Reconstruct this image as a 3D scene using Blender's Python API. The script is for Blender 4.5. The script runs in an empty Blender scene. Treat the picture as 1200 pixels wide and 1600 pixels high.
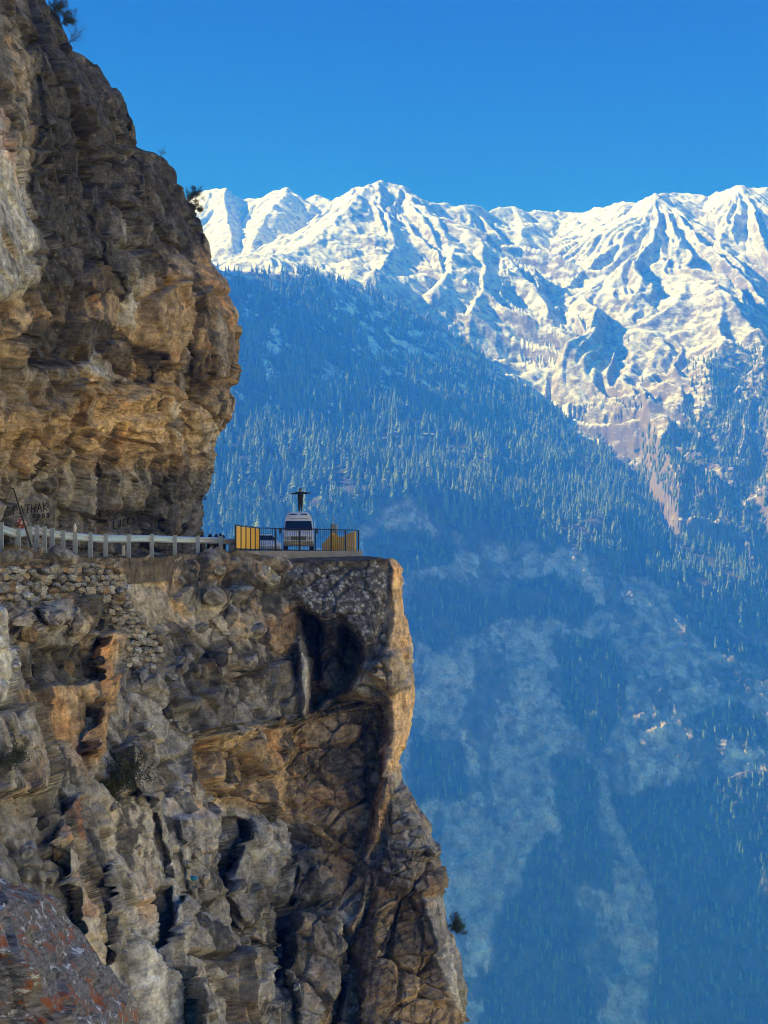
import bpy, bmesh, math, random
import numpy as np
from mathutils import Vector, Matrix

random.seed(7)
RNG = np.random.default_rng(7)
SC = bpy.context.scene
COL = SC.collection

# ------------------------------------------------------------------ camera
F_PX, CX, CY = 2310.0, 600.0, 800.0          # focal length in pixels of a 1200x1600 frame
PITCH = math.atan(55.0 / F_PX)               # horizon a little below the middle
cam_d = bpy.data.cameras.new('camera')
cam_d.sensor_fit = 'VERTICAL'
cam_d.sensor_height = 36.0
cam_d.lens = 36.0 * F_PX / 1600.0
cam_d.clip_start = 0.5
cam_d.clip_end = 60000.0
cam = bpy.data.objects.new('camera', cam_d)
COL.objects.link(cam)
cam.rotation_euler = (math.pi / 2 + PITCH, 0, 0)
SC.camera = cam

# ------------------------------------------------------------------ sky, sun, exposure
SUN_AZ, SUN_EL = math.radians(-80.0), math.radians(35.2)   # from +Y (view) towards -X (left)
sun_dir = Vector((math.sin(SUN_AZ) * math.cos(SUN_EL), math.cos(SUN_AZ) * math.cos(SUN_EL), math.sin(SUN_EL)))
world = bpy.data.worlds.new('World')
SC.world = world
world.use_nodes = True
wn, wl = world.node_tree.nodes, world.node_tree.links
wn.clear()
sky = wn.new('ShaderNodeTexSky')
sky.sky_type = 'NISHITA'
sky.sun_disc = False
sky.sun_elevation = SUN_EL
sky.sun_rotation = SUN_AZ % (2 * math.pi)
sky.altitude = 2500
sky.air_density = 0.4
sky.dust_density = 0.0
sky.ozone_density = 10.0
bg = wn.new('ShaderNodeBackground')
bg.inputs['Strength'].default_value = 0.08
wo = wn.new('ShaderNodeOutputWorld')
hsv = wn.new('ShaderNodeHueSaturation')          # the deep blue of thin, dry mountain air
hsv.inputs['Saturation'].default_value = 1.6
gam = wn.new('ShaderNodeGamma')
gam.inputs['Gamma'].default_value = 1.3
wl.new(sky.outputs[0], hsv.inputs['Color'])
wl.new(hsv.outputs[0], gam.inputs['Color'])
wl.new(gam.outputs[0], bg.inputs['Color'])
wl.new(bg.outputs[0], wo.inputs['Surface'])

sun_d = bpy.data.lights.new('sun', 'SUN')
sun_d.energy = 4.5
sun_d.angle = math.radians(0.53)
sun_d.color = (1.0, 0.97, 0.92)
sun = bpy.data.objects.new('sun', sun_d)
COL.objects.link(sun)
sun.rotation_euler = sun_dir.to_track_quat('Z', 'Y').to_euler()
sun.location = (-50, 30, 80)

SC.view_settings.view_transform = 'Standard'
SC.view_settings.look = 'None'
SC.view_settings.gamma = 1.0
SC.view_settings.use_curve_mapping = False
SC.view_settings.exposure = 1.0
SC.cycles.use_denoising = True
SC.cycles.pixel_filter_type = 'BLACKMAN_HARRIS'
SC.cycles.filter_width = 1.0
SC.cycles.use_adaptive_sampling = True
SC.cycles.adaptive_threshold = 0.02
SC.cycles.max_bounces = 6
SC.cycles.diffuse_bounces = 2
SC.cycles.volume_bounces = 2
SC.cycles.sample_clamp_indirect = 6.0

HAZE_COLOR = (0.026, 0.182, 1.0)
HAZE_DENSITY = 0.00046

# ------------------------------------------------------------------ numeric helpers
f32 = np.float32
CP, SP = math.cos(PITCH), math.sin(PITCH)


def rays(px, py):
    """direction (per metre of forward world depth) through pixels of the 1200x1600 frame"""
    a = (np.asarray(px, float) - CX) / F_PX
    b = (CY - np.asarray(py, float)) / F_PX
    y = CP - b * SP
    z = SP + b * CP
    return np.stack([a / y, np.ones_like(a) * np.ones_like(b), z / y], -1)


def at(px, py, depth):
    return Vector([float(c) for c in (rays(px, py) * depth)])


def h32(ix, iy, iz, seed):
    h = (ix.astype(np.uint32) * np.uint32(0x8da6b343)) ^ (iy.astype(np.uint32) * np.uint32(0xd8163841)) ^ \
        (iz.astype(np.uint32) * np.uint32(0xcb1ab31f)) ^ np.uint32((seed * 0x9E3779B1) & 0xffffffff)
    h ^= h >> np.uint32(15)
    h *= np.uint32(0x2c1b3c6d)
    h ^= h >> np.uint32(12)
    h *= np.uint32(0x297a2d39)
    h ^= h >> np.uint32(15)
    return h


def u01(h):
    return (h & np.uint32(0xffffff)).astype(f32) / f32(0x1000000)


def noise(p, seed=0):
    """value-gradient noise, about -1..1, p is (N,3)"""
    p = p.astype(f32)
    i = np.floor(p).astype(np.int64)
    f = p - i
    i = i.astype(np.int32)
    w = f * f * f * (f * (f * 6 - 15) + 10)
    out = np.zeros(len(p), f32)
    for dx in (0, 1):
        wx = w[:, 0] if dx else 1 - w[:, 0]
        for dy in (0, 1):
            wy = w[:, 1] if dy else 1 - w[:, 1]
            for dz in (0, 1):
                wz = w[:, 2] if dz else 1 - w[:, 2]
                h = h32(i[:, 0] + dx, i[:, 1] + dy, i[:, 2] + dz, seed)
                gx = (h & np.uint32(1023)).astype(f32) / 511.5 - 1
                gy = ((h >> np.uint32(10)) & np.uint32(1023)).astype(f32) / 511.5 - 1
                gz = ((h >> np.uint32(20)) & np.uint32(1023)).astype(f32) / 511.5 - 1
                out += wx * wy * wz * (gx * (f[:, 0] - dx) + gy * (f[:, 1] - dy) + gz * (f[:, 2] - dz))
    return out * 1.5


def noise2(x, y, seed=0):
    x = x.astype(f32)
    y = y.astype(f32)
    ix = np.floor(x).astype(np.int32)
    iy = np.floor(y).astype(np.int32)
    fx, fy = x - ix, y - iy
    wx = fx * fx * fx * (fx * (fx * 6 - 15) + 10)
    wy = fy * fy * fy * (fy * (fy * 6 - 15) + 10)
    out = np.zeros(len(x), f32)
    z0 = np.zeros_like(ix)
    for dx in (0, 1):
        for dy in (0, 1):
            h = h32(ix + dx, iy + dy, z0, seed)
            gx = (h & np.uint32(1023)).astype(f32) / 511.5 - 1
            gy = ((h >> np.uint32(10)) & np.uint32(1023)).astype(f32) / 511.5 - 1
            out += (wx if dx else 1 - wx) * (wy if dy else 1 - wy) * (gx * (fx - dx) + gy * (fy - dy))
    return out * 1.6


def fbm2(x, y, octv=4, seed=0, gain=0.5, lac=2.03, ridged=False):
    out = np.zeros(len(x), f32)
    a, s = 1.0, 0.0
    for o in range(octv):
        n = noise2(x, y, seed + o * 17)
        out += a * ((1 - 2 * np.abs(n)) if ridged else n)
        s += a
        a *= gain
        x = x * lac + 11.3
        y = y * lac + 5.7
    return out / s


def fbm(p, octv=4, seed=0, gain=0.5, lac=2.03, ridged=False):
    out = np.zeros(len(p), f32)
    a = 1.0
    s = 0.0
    q = p.astype(f32)
    for o in range(octv):
        n = noise(q, seed + o * 17)
        if ridged:
            n = 1 - 2 * np.abs(n)
        out += a * n
        s += a
        a *= gain
        q = q * lac + f32(11.3)
    return out / s


def facets(p, seed=0, tilt=0.8, jit=0.9):
    """Voronoi blocks in unit cells: stepped, tilted facet height (-1..1) and edge distance F2-F1"""
    p = p.astype(f32)
    i = np.floor(p).astype(np.int32)
    N = len(p)
    d1 = np.full(N, 9e9, f32)
    d2 = np.full(N, 9e9, f32)
    hb = np.zeros(N, np.uint32)
    vb = np.zeros((N, 3), f32)
    for dx in (-1, 0, 1):
        for dy in (-1, 0, 1):
            for dz in (-1, 0, 1):
                c = i + np.array([dx, dy, dz], np.int32)
                h = h32(c[:, 0], c[:, 1], c[:, 2], seed)
                jx = (h & np.uint32(1023)).astype(f32) / 1023
                jy = ((h >> np.uint32(10)) & np.uint32(1023)).astype(f32) / 1023
                jz = ((h >> np.uint32(20)) & np.uint32(1023)).astype(f32) / 1023
                v = p - (c + np.stack([jx, jy, jz], 1) * jit + (1 - jit) / 2)
                d = (v * v).sum(1)
                m = d < d1
                d2 = np.where(m, d1, np.minimum(d2, d))
                hb = np.where(m, h, hb)
                vb = np.where(m[:, None], v, vb)
                d1 = np.where(m, d, d1)
    h = hb * np.uint32(0x9E3779B1)
    h ^= h >> np.uint32(13)
    off = (h & np.uint32(1023)).astype(f32) / 511.5 - 1
    tx = ((h >> np.uint32(10)) & np.uint32(1023)).astype(f32) / 511.5 - 1
    tz = ((h >> np.uint32(20)) & np.uint32(1023)).astype(f32) / 511.5 - 1
    ty = ((h >> np.uint32(5)) & np.uint32(1023)).astype(f32) / 511.5 - 1
    height = off * 0.6 + tilt * (tx * vb[:, 0] + tz * vb[:, 2] + ty * vb[:, 1])
    edge = np.sqrt(d2) - np.sqrt(d1)
    return height, edge, (h >> np.uint32(7) & np.uint32(255)).astype(f32) / 255


def sstep(a, b, x):
    t = np.clip((x - a) / (b - a), 0, 1)
    return t * t * (3 - 2 * t)


def grid_interp(xs, ys, tab, qx, qy):
    """smooth bilinear table lookup; tab[row y][col x]"""
    xs, ys, tab = np.array(xs, float), np.array(ys, float), np.array(tab, float)

    def loc(a, q):
        k = np.clip(np.searchsorted(a, q) - 1, 0, len(a) - 2)
        t = np.clip((q - a[k]) / (a[k + 1] - a[k]), 0, 1)
        return k, t
    kx, tx = loc(xs, qx)
    ky, ty = loc(ys, qy)
    return (tab[ky, kx] * (1 - tx) + tab[ky, kx + 1] * tx) * (1 - ty) + \
        (tab[ky + 1, kx] * (1 - tx) + tab[ky + 1, kx + 1] * tx) * ty


def poly_sd(poly, x, y):
    """signed distance to polygon, positive inside (arrays)"""
    P = np.array(poly, float)
    d = np.full(x.shape, 1e18)
    ins = np.zeros(x.shape, bool)
    n = len(P)
    for k in range(n):
        ax, ay = P[k]
        bx, by = P[(k + 1) % n]
        ex, ey = bx - ax, by - ay
        t = np.clip(((x - ax) * ex + (y - ay) * ey) / (ex * ex + ey * ey + 1e-9), 0, 1)
        d = np.minimum(d, (x - ax - t * ex) ** 2 + (y - ay - t * ey) ** 2)
        c = ((ay > y) != (by > y)) & (x < ex * (y - ay) / (ey + (1e-12 if ey >= 0 else -1e-12)) + ax)
        ins ^= c
    d = np.sqrt(d)
    return np.where(ins, d, -d)


# ------------------------------------------------------------------ mesh helpers
def mesh_np(name, verts, quads, mat, parent=None, smooth=False, colors=None, attrs=None):
    verts = np.asarray(verts, f32)
    quads = np.asarray(quads, np.int32)
    k = quads.shape[1]
    me = bpy.data.meshes.new(name)
    me.vertices.add(len(verts))
    me.vertices.foreach_set('co', verts.ravel())
    me.loops.add(quads.size)
    me.loops.foreach_set('vertex_index', quads.ravel())
    me.polygons.add(len(quads))
    me.polygons.foreach_set('loop_start', np.arange(0, quads.size, k, dtype=np.int32))
    me.update(calc_edges=True)
    me.polygons.foreach_set('use_smooth', np.full(len(quads), smooth))
    if colors is not None:
        ca = me.attributes.new('rock', 'FLOAT_COLOR', 'POINT')
        c = np.ones((len(verts), 4), f32)
        c[:, :3] = colors
        ca.data.foreach_set('color', c.ravel())
    for an, av in (attrs or {}).items():
        at_ = me.attributes.new(an, 'FLOAT', 'POINT')
        at_.data.foreach_set('value', np.asarray(av, f32))
    me.validate()
    ob = bpy.data.objects.new(name, me)
    COL.objects.link(ob)
    if mat:
        me.materials.append(mat)
    if parent:
        ob.parent = parent
    return ob


def grid_quads(nr, nc):
    a = np.arange(nr * nc).reshape(nr, nc)
    return np.stack([a[:-1, :-1], a[1:, :-1], a[1:, 1:], a[:-1, 1:]], -1).reshape(-1, 4)


def grid_normals(P):
    du = np.gradient(P, axis=1)
    dv = np.gradient(P, axis=0)
    n = np.cross(dv, du)
    n /= np.linalg.norm(n, axis=-1, keepdims=True) + 1e-9
    return n


def blur(a, k):
    for ax in (0, 1):
        pad = [(0, 0)] * a.ndim
        pad[ax] = (k, k)
        b = np.pad(a, pad, mode='edge')
        c = np.cumsum(b, axis=ax)
        z = np.zeros_like(np.take(c, [0], axis=ax))
        c = np.concatenate([z, c], axis=ax)
        n = a.shape[ax]
        a = (np.take(c, np.arange(2 * k + 1, 2 * k + 1 + n), axis=ax) - np.take(c, np.arange(0, n), axis=ax)) / (2 * k + 1)
    return a


def tag(o, label=None, cat=None, group=None, kind=None):
    if label:
        o['label'] = label
    if cat:
        o['category'] = cat
    if group:
        o['group'] = group
    if kind:
        o['kind'] = kind
    return o


def empty(name, loc=(0, 0, 0), rz=0.0):
    o = bpy.data.objects.new(name, None)
    o.empty_display_size = 0.2
    COL.objects.link(o)
    o.location = loc
    o.rotation_euler = (0, 0, rz)
    return o


# ------------------------------------------------------------------ materials
def new_mat(name):
    m = bpy.data.materials.new(name)
    m.use_nodes = True
    nt = m.node_tree
    b = nt.nodes['Principled BSDF']
    return m, nt, b


def plain(name, col, rough=0.6, metal=0.0, var=0.12, scale=6.0, bump=0.0, spec=0.5):
    m, nt, b = new_mat(name)
    N, L = nt.nodes, nt.links
    tc = N.new('ShaderNodeTexCoord')
    nz = N.new('ShaderNodeTexNoise')
    nz.inputs['Scale'].default_value = scale
    nz.inputs['Detail'].default_value = 5
    L.new(tc.outputs['Object'], nz.inputs['Vector'])
    mx = N.new('ShaderNodeMix')
    mx.data_type = 'RGBA'
    mx.inputs['A'].default_value = (*[c * (1 - var) for c in col], 1)
    mx.inputs['B'].default_value = (*[min(1, c * (1 + var)) for c in col], 1)
    L.new(nz.outputs['Fac'], mx.inputs['Factor'])
    L.new(mx.outputs['Result'], b.inputs['Base Color'])
    b.inputs['Roughness'].default_value = rough
    b.inputs['Metallic'].default_value = metal
    b.inputs['Specular IOR Level'].default_value = spec
    if bump:
        bp = N.new('ShaderNodeBump')
        bp.inputs['Strength'].default_value = bump
        bp.inputs['Distance'].default_value = 0.02
        L.new(nz.outputs['Fac'], bp.inputs['Height'])
        L.new(bp.outputs['Normal'], b.inputs['Normal'])
    return m


def rock_mat(name, fine=3.0, bump_d=0.06, strata=True, contrast=0.55, joints=0.0):
    """rock whose zone colour comes from the mesh; grain, speckle, stains from noise"""
    m, nt, b = new_mat(name)
    N, L = nt.nodes, nt.links
    at_ = N.new('ShaderNodeAttribute')
    at_.attribute_name = 'rock'
    tc = N.new('ShaderNodeTexCoord')
    n1 = N.new('ShaderNodeTexNoise')
    n1.inputs['Scale'].default_value = fine
    n1.inputs['Detail'].default_value = 6
    n1.inputs['Roughness'].default_value = 0.62
    L.new(tc.outputs['Object'], n1.inputs['Vector'])
    r1 = N.new('ShaderNodeMapRange')
    r1.inputs[1].default_value = 0.3
    r1.inputs[2].default_value = 0.7
    r1.inputs[3].default_value = 1 - contrast
    r1.inputs[4].default_value = 1 + contrast
    L.new(n1.outputs['Fac'], r1.inputs[0])
    # thin beds: noise squeezed in height
    mp = N.new('ShaderNodeMapping')
    mp.inputs['Rotation'].default_value = (0.0, 0.10, 0.0)
    mp.inputs['Scale'].default_value = (0.3, 0.3, 2.0)
    L.new(tc.outputs['Object'], mp.inputs['Vector'])
    n2 = N.new('ShaderNodeTexNoise')
    n2.inputs['Scale'].default_value = 1.6
    n2.inputs['Detail'].default_value = 3
    n2.inputs['Roughness'].default_value = 0.65
    n2.inputs['Distortion'].default_value = 0.6
    L.new(mp.outputs[0], n2.inputs['Vector'])
    r2 = N.new('ShaderNodeMapRange')
    r2.inputs[1].default_value = 0.3
    r2.inputs[2].default_value = 0.7
    r2.inputs[3].default_value = 0.72
    r2.inputs[4].default_value = 1.28
    L.new(n2.outputs['Fac'], r2.inputs[0])
    n4 = N.new('ShaderNodeTexNoise')
    n4.inputs['Scale'].default_value = fine * 5.0
    n4.inputs['Detail'].default_value = 4
    n4.inputs['Roughness'].default_value = 0.6
    L.new(tc.outputs['Object'], n4.inputs['Vector'])
    r4 = N.new('ShaderNodeMapRange')
    r4.inputs[1].default_value = 0.35
    r4.inputs[2].default_value = 0.65
    r4.inputs[3].default_value = 1 - contrast * 0.35
    r4.inputs[4].default_value = 1 + contrast * 0.35
    L.new(n4.outputs['Fac'], r4.inputs[0])
    mu0 = N.new('ShaderNodeMath')
    mu0.operation = 'MULTIPLY'
    L.new(r1.outputs[0], mu0.inputs[0])
    L.new(r4.outputs[0], mu0.inputs[1])
    mu = N.new('ShaderNodeMath')
    mu.operation = 'MULTIPLY'
    L.new(mu0.outputs[0], mu.inputs[0])
    L.new(r2.outputs[0], mu.inputs[1])
    vm = N.new('ShaderNodeVectorMath')
    vm.operation = 'SCALE'
    L.new(at_.outputs['Color'], vm.inputs[0])
    L.new(mu.outputs[0], vm.inputs['Scale'])
    crack = None
    if joints:
        # thin soil-filled joints: cell borders of a warped, flattened Voronoi pattern
        nw_ = N.new('ShaderNodeTexNoise')
        nw_.inputs['Scale'].default_value = joints * 0.8
        nw_.inputs['Detail'].default_value = 5
        L.new(tc.outputs['Object'], nw_.inputs['Vector'])
        mxv = N.new('ShaderNodeMix')
        mxv.data_type = 'VECTOR'
        mxv.inputs['Factor'].default_value = 0.35
        mp2 = N.new('ShaderNodeMapping')
        mp2.inputs['Rotation'].default_value = (0.2, 0.15, 0.0)
        mp2.inputs['Scale'].default_value = (0.8, 0.8, 1.5)
        L.new(tc.outputs['Object'], mp2.inputs['Vector'])
        L.new(mp2.outputs[0], mxv.inputs[4])
        L.new(nw_.outputs['Color'], mxv.inputs[5])
        vo = N.new('ShaderNodeTexVoronoi')
        vo.feature = 'DISTANCE_TO_EDGE'
        vo.inputs['Scale'].default_value = joints
        L.new(mxv.outputs[1], vo.inputs['Vector'])
        crack = N.new('ShaderNodeMapRange')
        crack.inputs[1].default_value = 0.0
        crack.inputs[2].default_value = 0.045
        L.new(vo.outputs['Distance'], crack.inputs[0])
    L.new(vm.outputs[0], b.inputs['Base Color'])
    ad = N.new('ShaderNodeMath')
    ad.operation = 'ADD'
    L.new(n1.outputs['Fac'], ad.inputs[0])
    if strata:
        L.new(n2.outputs['Fac'], ad.inputs[1])
    bp = N.new('ShaderNodeBump')
    bp.inputs['Strength'].default_value = 1.0
    bp.inputs['Distance'].default_value = bump_d
    hgt = ad.outputs[0]
    if crack:
        a3 = N.new('ShaderNodeMath')
        a3.operation = 'MULTIPLY_ADD'
        L.new(crack.outputs[0], a3.inputs[0])
        a3.inputs[1].default_value = 0.35
        L.new(ad.outputs[0], a3.inputs[2])
        hgt = a3.outputs[0]
    L.new(hgt, bp.inputs['Height'])
    L.new(bp.outputs['Normal'], b.inputs['Normal'])
    b.inputs['Roughness'].default_value = 0.92
    b.inputs['Specular IOR Level'].default_value = 0.2
    return m


M_ROCK = rock_mat('cliff_rock', 1.9, 0.06, contrast=0.6, joints=0.55)
M_FAR = rock_mat('far_rock', 0.05, 5.0, strata=False, contrast=0.7)

# ------------------------------------------------------------------ snow mountains (far range)
def P3(px, py, d):
    d = 3100 + (d - 3450) * 0.72
    return np.array(rays(px, py) * d)


RIDGES = [  # (px, py, depth) crest lines, flank steepness
    ([(-400, 380, 5200), (-150, 300, 5200), (0, 340, 5200), (150, 330, 5200), (300, 303, 5200), (345, 299, 5150), (375, 319, 5150), (405, 317, 5150), (450, 302, 5100), (470, 319, 5150), (490, 310, 5150), (515, 322, 5100), (548, 297, 5000), (575, 295, 4950), (600, 315, 4700)], 0.95),
    ([(345, 299, 5150), (360, 350, 4750), (372, 385, 4500)], 1.0),
    ([(450, 302, 5100), (425, 345, 4700), (400, 385, 4450)], 0.95),
    ([(548, 297, 5000), (520, 330, 4700), (490, 352, 4500)], 0.95),
    ([(575, 305, 4600), (605, 296, 4300), (640, 298, 4300), (655, 309, 4350), (690, 321, 4400), (740, 326, 4450), (765, 337, 4500), (800, 332, 4600), (850, 341, 4700), (872, 343, 4700), (900, 334, 4600), (965, 321, 4450), (987, 325, 4450), (1010, 314, 4300), (1035, 307, 4450), (1075, 307, 4600), (1110, 311, 4600), (1160, 296, 4400), (1182, 300, 4450), (1230, 308, 4500), (1330, 330, 4500)], 0.85),
    ([(605, 296, 4300), (560, 330, 4100), (520, 356, 3900), (460, 383, 3700), (400, 398, 3550), (340, 413, 3450), (280, 440, 3400)], 0.62),
    ([(605, 296, 4300), (620, 350, 4000), (600, 400, 3700), (580, 430, 3500)], 0.75),
    ([(640, 298, 4300), (690, 345, 4050), (710, 395, 3800), (690, 430, 3600), (670, 465, 3450)], 0.8),
    ([(690, 345, 4050), (745, 385, 3900), (800, 420, 3800), (850, 458, 3700), (868, 492, 3600), (880, 530, 3480), (890, 570, 3400)], 0.85),
    ([(745, 385, 3900), (760, 440, 3650), (750, 500, 3400), (760, 550, 3250)], 0.8),
    ([(800, 332, 4600), (830, 380, 4300), (850, 410, 4100)], 0.7),
    ([(1010, 314, 4300), (1000, 355, 4150), (985, 395, 4000), (960, 430, 3900)], 0.7),
    ([(1000, 355, 4150), (1035, 400, 3900), (1060, 428, 3750), (1095, 455, 3600), (1130, 490, 3450), (1170, 515, 3350), (1220, 545, 3250)], 0.78),
    ([(1060, 428, 3750), (1040, 480, 3550), (1000, 540, 3350), (960, 600, 3200), (930, 660, 3050)], 0.72),
    ([(1095, 455, 3600), (1110, 540, 3250), (1090, 620, 3050), (1050, 700, 2900)], 0.72),
    ([(1170, 515, 3350), (1190, 600, 3050), (1190, 700, 2850), (1180, 790, 2720)], 0.72),
    ([(1160, 296, 4400), (1150, 350, 4150), (1130, 395, 3950), (1160, 440, 3750), (1200, 495, 3600)], 0.8),
    ([(1160, 296, 4400), (1200, 360, 4150), (1240, 420, 3900)], 0.85),
]


def snow_range():
    nc, nr = 580, 580
    az = np.concatenate([np.linspace(-0.42, -0.16, 50)[:-1], np.linspace(-0.16, 0.34, nc - 49)])
    r = np.concatenate([np.linspace(2450, 4420, nr - 40), np.linspace(4425, 5600, 40)])
    A, Rr = np.meshgrid(az, r)
    X, Y = Rr * np.sin(A), Rr * np.cos(A)
    p2 = np.stack([X.ravel(), Y.ravel(), np.zeros(X.size)], 1)
    gx, gy = p2[:, 0], p2[:, 1]
    wx = fbm2(gx / 420.0, gy / 420.0, 4, 3) * 90
    wy = fbm2(gx / 420.0, gy / 420.0, 4, 5) * 90
    x = X.ravel() + wx
    y = Y.ravel() + wy
    H = np.full(x.size, -700.0)
    for ri, (pts, k) in enumerate(RIDGES):
        W = np.array([P3(*q) for q in pts])
        best = np.full(x.size, 1e9)
        zz = np.zeros(x.size)
        ss = np.zeros(x.size)
        s0 = 0.0
        for a, b in zip(W[:-1], W[1:]):
            e = b[:2] - a[:2]
            l2 = e @ e
            t = np.clip(((x - a[0]) * e[0] + (y - a[1]) * e[1]) / l2, 0, 1)
            d = np.hypot(x - a[0] - t * e[0], y - a[1] - t * e[1])
            side = np.sign((x - a[0]) * e[1] - (y - a[1]) * e[0])
            m = d < best
            best = np.where(m, d, best)
            zz = np.where(m, a[2] + t * (b[2] - a[2]), zz)
            le = math.sqrt(l2)
            perp = np.abs((x - a[0]) * e[1] - (y - a[1]) * e[0]) / le
            along = ((x - a[0]) * e[0] + (y - a[1]) * e[1]) / le
            over = np.where(t >= 1, along - le, np.where(t <= 0, -along, 0.0))
            fan = np.where(over > 0, np.arctan2(over, perp + 1e-6) * 260 * np.where(t >= 1, 1, -1), 0.0)
            ss = np.where(m, s0 + t * le + fan + side * 5000, ss)
            s0 += math.sqrt(l2)
        # ribs and gullies that run down the flank
        h = zz - k * best ** 0.985
        amp = np.minimum(best, 420) * 0.25
        c = np.nonzero(h + amp > H)[0]
        rib = fbm2(ss[c] / 85.0 + 0.4 * noise2(best[c] / 150.0, ss[c] / 300.0, 7), best[c] / 1100.0, 4, 40 + ri, gain=0.62, ridged=True)
        H[c] = np.maximum(H[c], h[c] + (rib - 0.25) * amp[c])
    # dip towards the crest of the forested mountain
    a_px = CX + F_PX * X.ravel() / Y.ravel()
    rd = np.interp(a_px, [200, 340, 500, 650, 800, 950, 1000, 1060], [2900, 2960, 3080, 3160, 3080, 2950, 2850, 2500])
    dip = np.clip(rd - Y.ravel(), 0, 700)
    H = H - dip * 0.75 - np.clip(dip - 130, 0, 400) * 0.35
    big = fbm2(gx / 260.0, gy / 260.0, 6, 11, gain=0.52, ridged=True)
    small = fbm2(gx / 45.0, gy / 45.0, 4, 13, gain=0.6)
    crag = fbm2(gx / 70.0, gy / 70.0, 5, 15, gain=0.58, ridged=True)
    H = H + (big - 0.3) * 24 + small * 6 + (crag - 0.2) * 12
    V = np.stack([X.ravel(), Y.ravel(), H], 1)
    return V, nr, nc


def snow_mat():
    m, nt, b = new_mat('snow_and_rock')
    N, L = nt.nodes, nt.links
    geo = N.new('ShaderNodeNewGeometry')
    tc = N.new('ShaderNodeTexCoord')
    sp = N.new('ShaderNodeSeparateXYZ')
    n0 = N.new('ShaderNodeTexNoise')
    n0.inputs['Scale'].default_value = 0.05
    n0.inputs['Detail'].default_value = 10
    n0.inputs['Roughness'].default_value = 0.75
    L.new(tc.outputs['Object'], n0.inputs['Vector'])
    bp = N.new('ShaderNodeBump')
    bp.inputs['Strength'].default_value = 0.5
    bp.inputs['Distance'].default_value = 9.0
    L.new(n0.outputs['Fac'], bp.inputs['Height'])
    L.new(bp.outputs['Normal'], b.inputs['Normal'])
    L.new(bp.outputs['Normal'], sp.inputs[0])
    at_ = N.new('ShaderNodeAttribute')
    at_.attribute_name = 'snowline'
    # snow lies where the slope is gentle; threshold broken by noise and by height
    a1 = N.new('ShaderNodeMath'); a1.operation = 'MULTIPLY_ADD'
    L.new(n0.outputs['Fac'], a1.inputs[0]); a1.inputs[1].default_value = 1.83
    az_ = N.new('ShaderNodeMath'); az_.operation = 'MULTIPLY'
    L.new(sp.outputs['Z'], az_.inputs[0]); az_.inputs[1].default_value = 0.72
    L.new(az_.outputs[0], a1.inputs[2])
    a2 = N.new('ShaderNodeMath'); a2.operation = 'ADD'
    L.new(a1.outputs[0], a2.inputs[0]); L.new(at_.outputs['Fac'], a2.inputs[1])
    mr = N.new('ShaderNodeMapRange')
    mr.inputs[1].default_value = 1.33
    mr.inputs[2].default_value = 1.39
    L.new(a2.outputs[0], mr.inputs[0])
    n3 = N.new('ShaderNodeTexNoise')
    n3.inputs['Scale'].default_value = 0.03
    n3.inputs['Detail'].default_value = 6
    L.new(tc.outputs['Object'], n3.inputs['Vector'])
    cr = N.new('ShaderNodeMix'); cr.data_type = 'RGBA'
    cr.inputs['A'].default_value = (0.10, 0.085, 0.08, 1)
    cr.inputs['B'].default_value = (0.27, 0.21, 0.17, 1)
    L.new(n3.outputs['Fac'], cr.inputs['Factor'])
    mx = N.new('ShaderNodeMix'); mx.data_type = 'RGBA'
    mx.inputs['B'].default_value = (0.84, 0.87, 0.92, 1)
    L.new(cr.outputs['Result'], mx.inputs['A'])
    L.new(mr.outputs[0], mx.inputs['Factor'])
    L.new(mx.outputs['Result'], b.inputs['Base Color'])
    b.inputs['Roughness'].default_value = 0.8
    b.inputs['Specular IOR Level'].default_value = 0.15
    return m


SV, s_nr, s_nc = snow_range()
s_px = CX + F_PX * SV[:, 0] / SV[:, 1]
snowline = np.clip((SV[:, 2] - np.interp(s_px, [300, 800, 1000, 1200], [430, 430, 520, 640])) / 480.0, -1.0, 0.35) * 0.22 + 0.12 * sstep(1000, 850, s_px) * sstep(600, 300, SV[:, 2])
snow_ob = tag(mesh_np('snow_mountain', SV, grid_quads(s_nr, s_nc)[:, ::-1], snow_mat(), smooth=True, attrs={'snowline': snowline}), kind='structure')

# ------------------------------------------------------------------ forested mountain across the gorge
FM_PX = [-260, 60, 240, 340, 500, 650, 800, 950, 1100, 1200, 1360]
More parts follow.
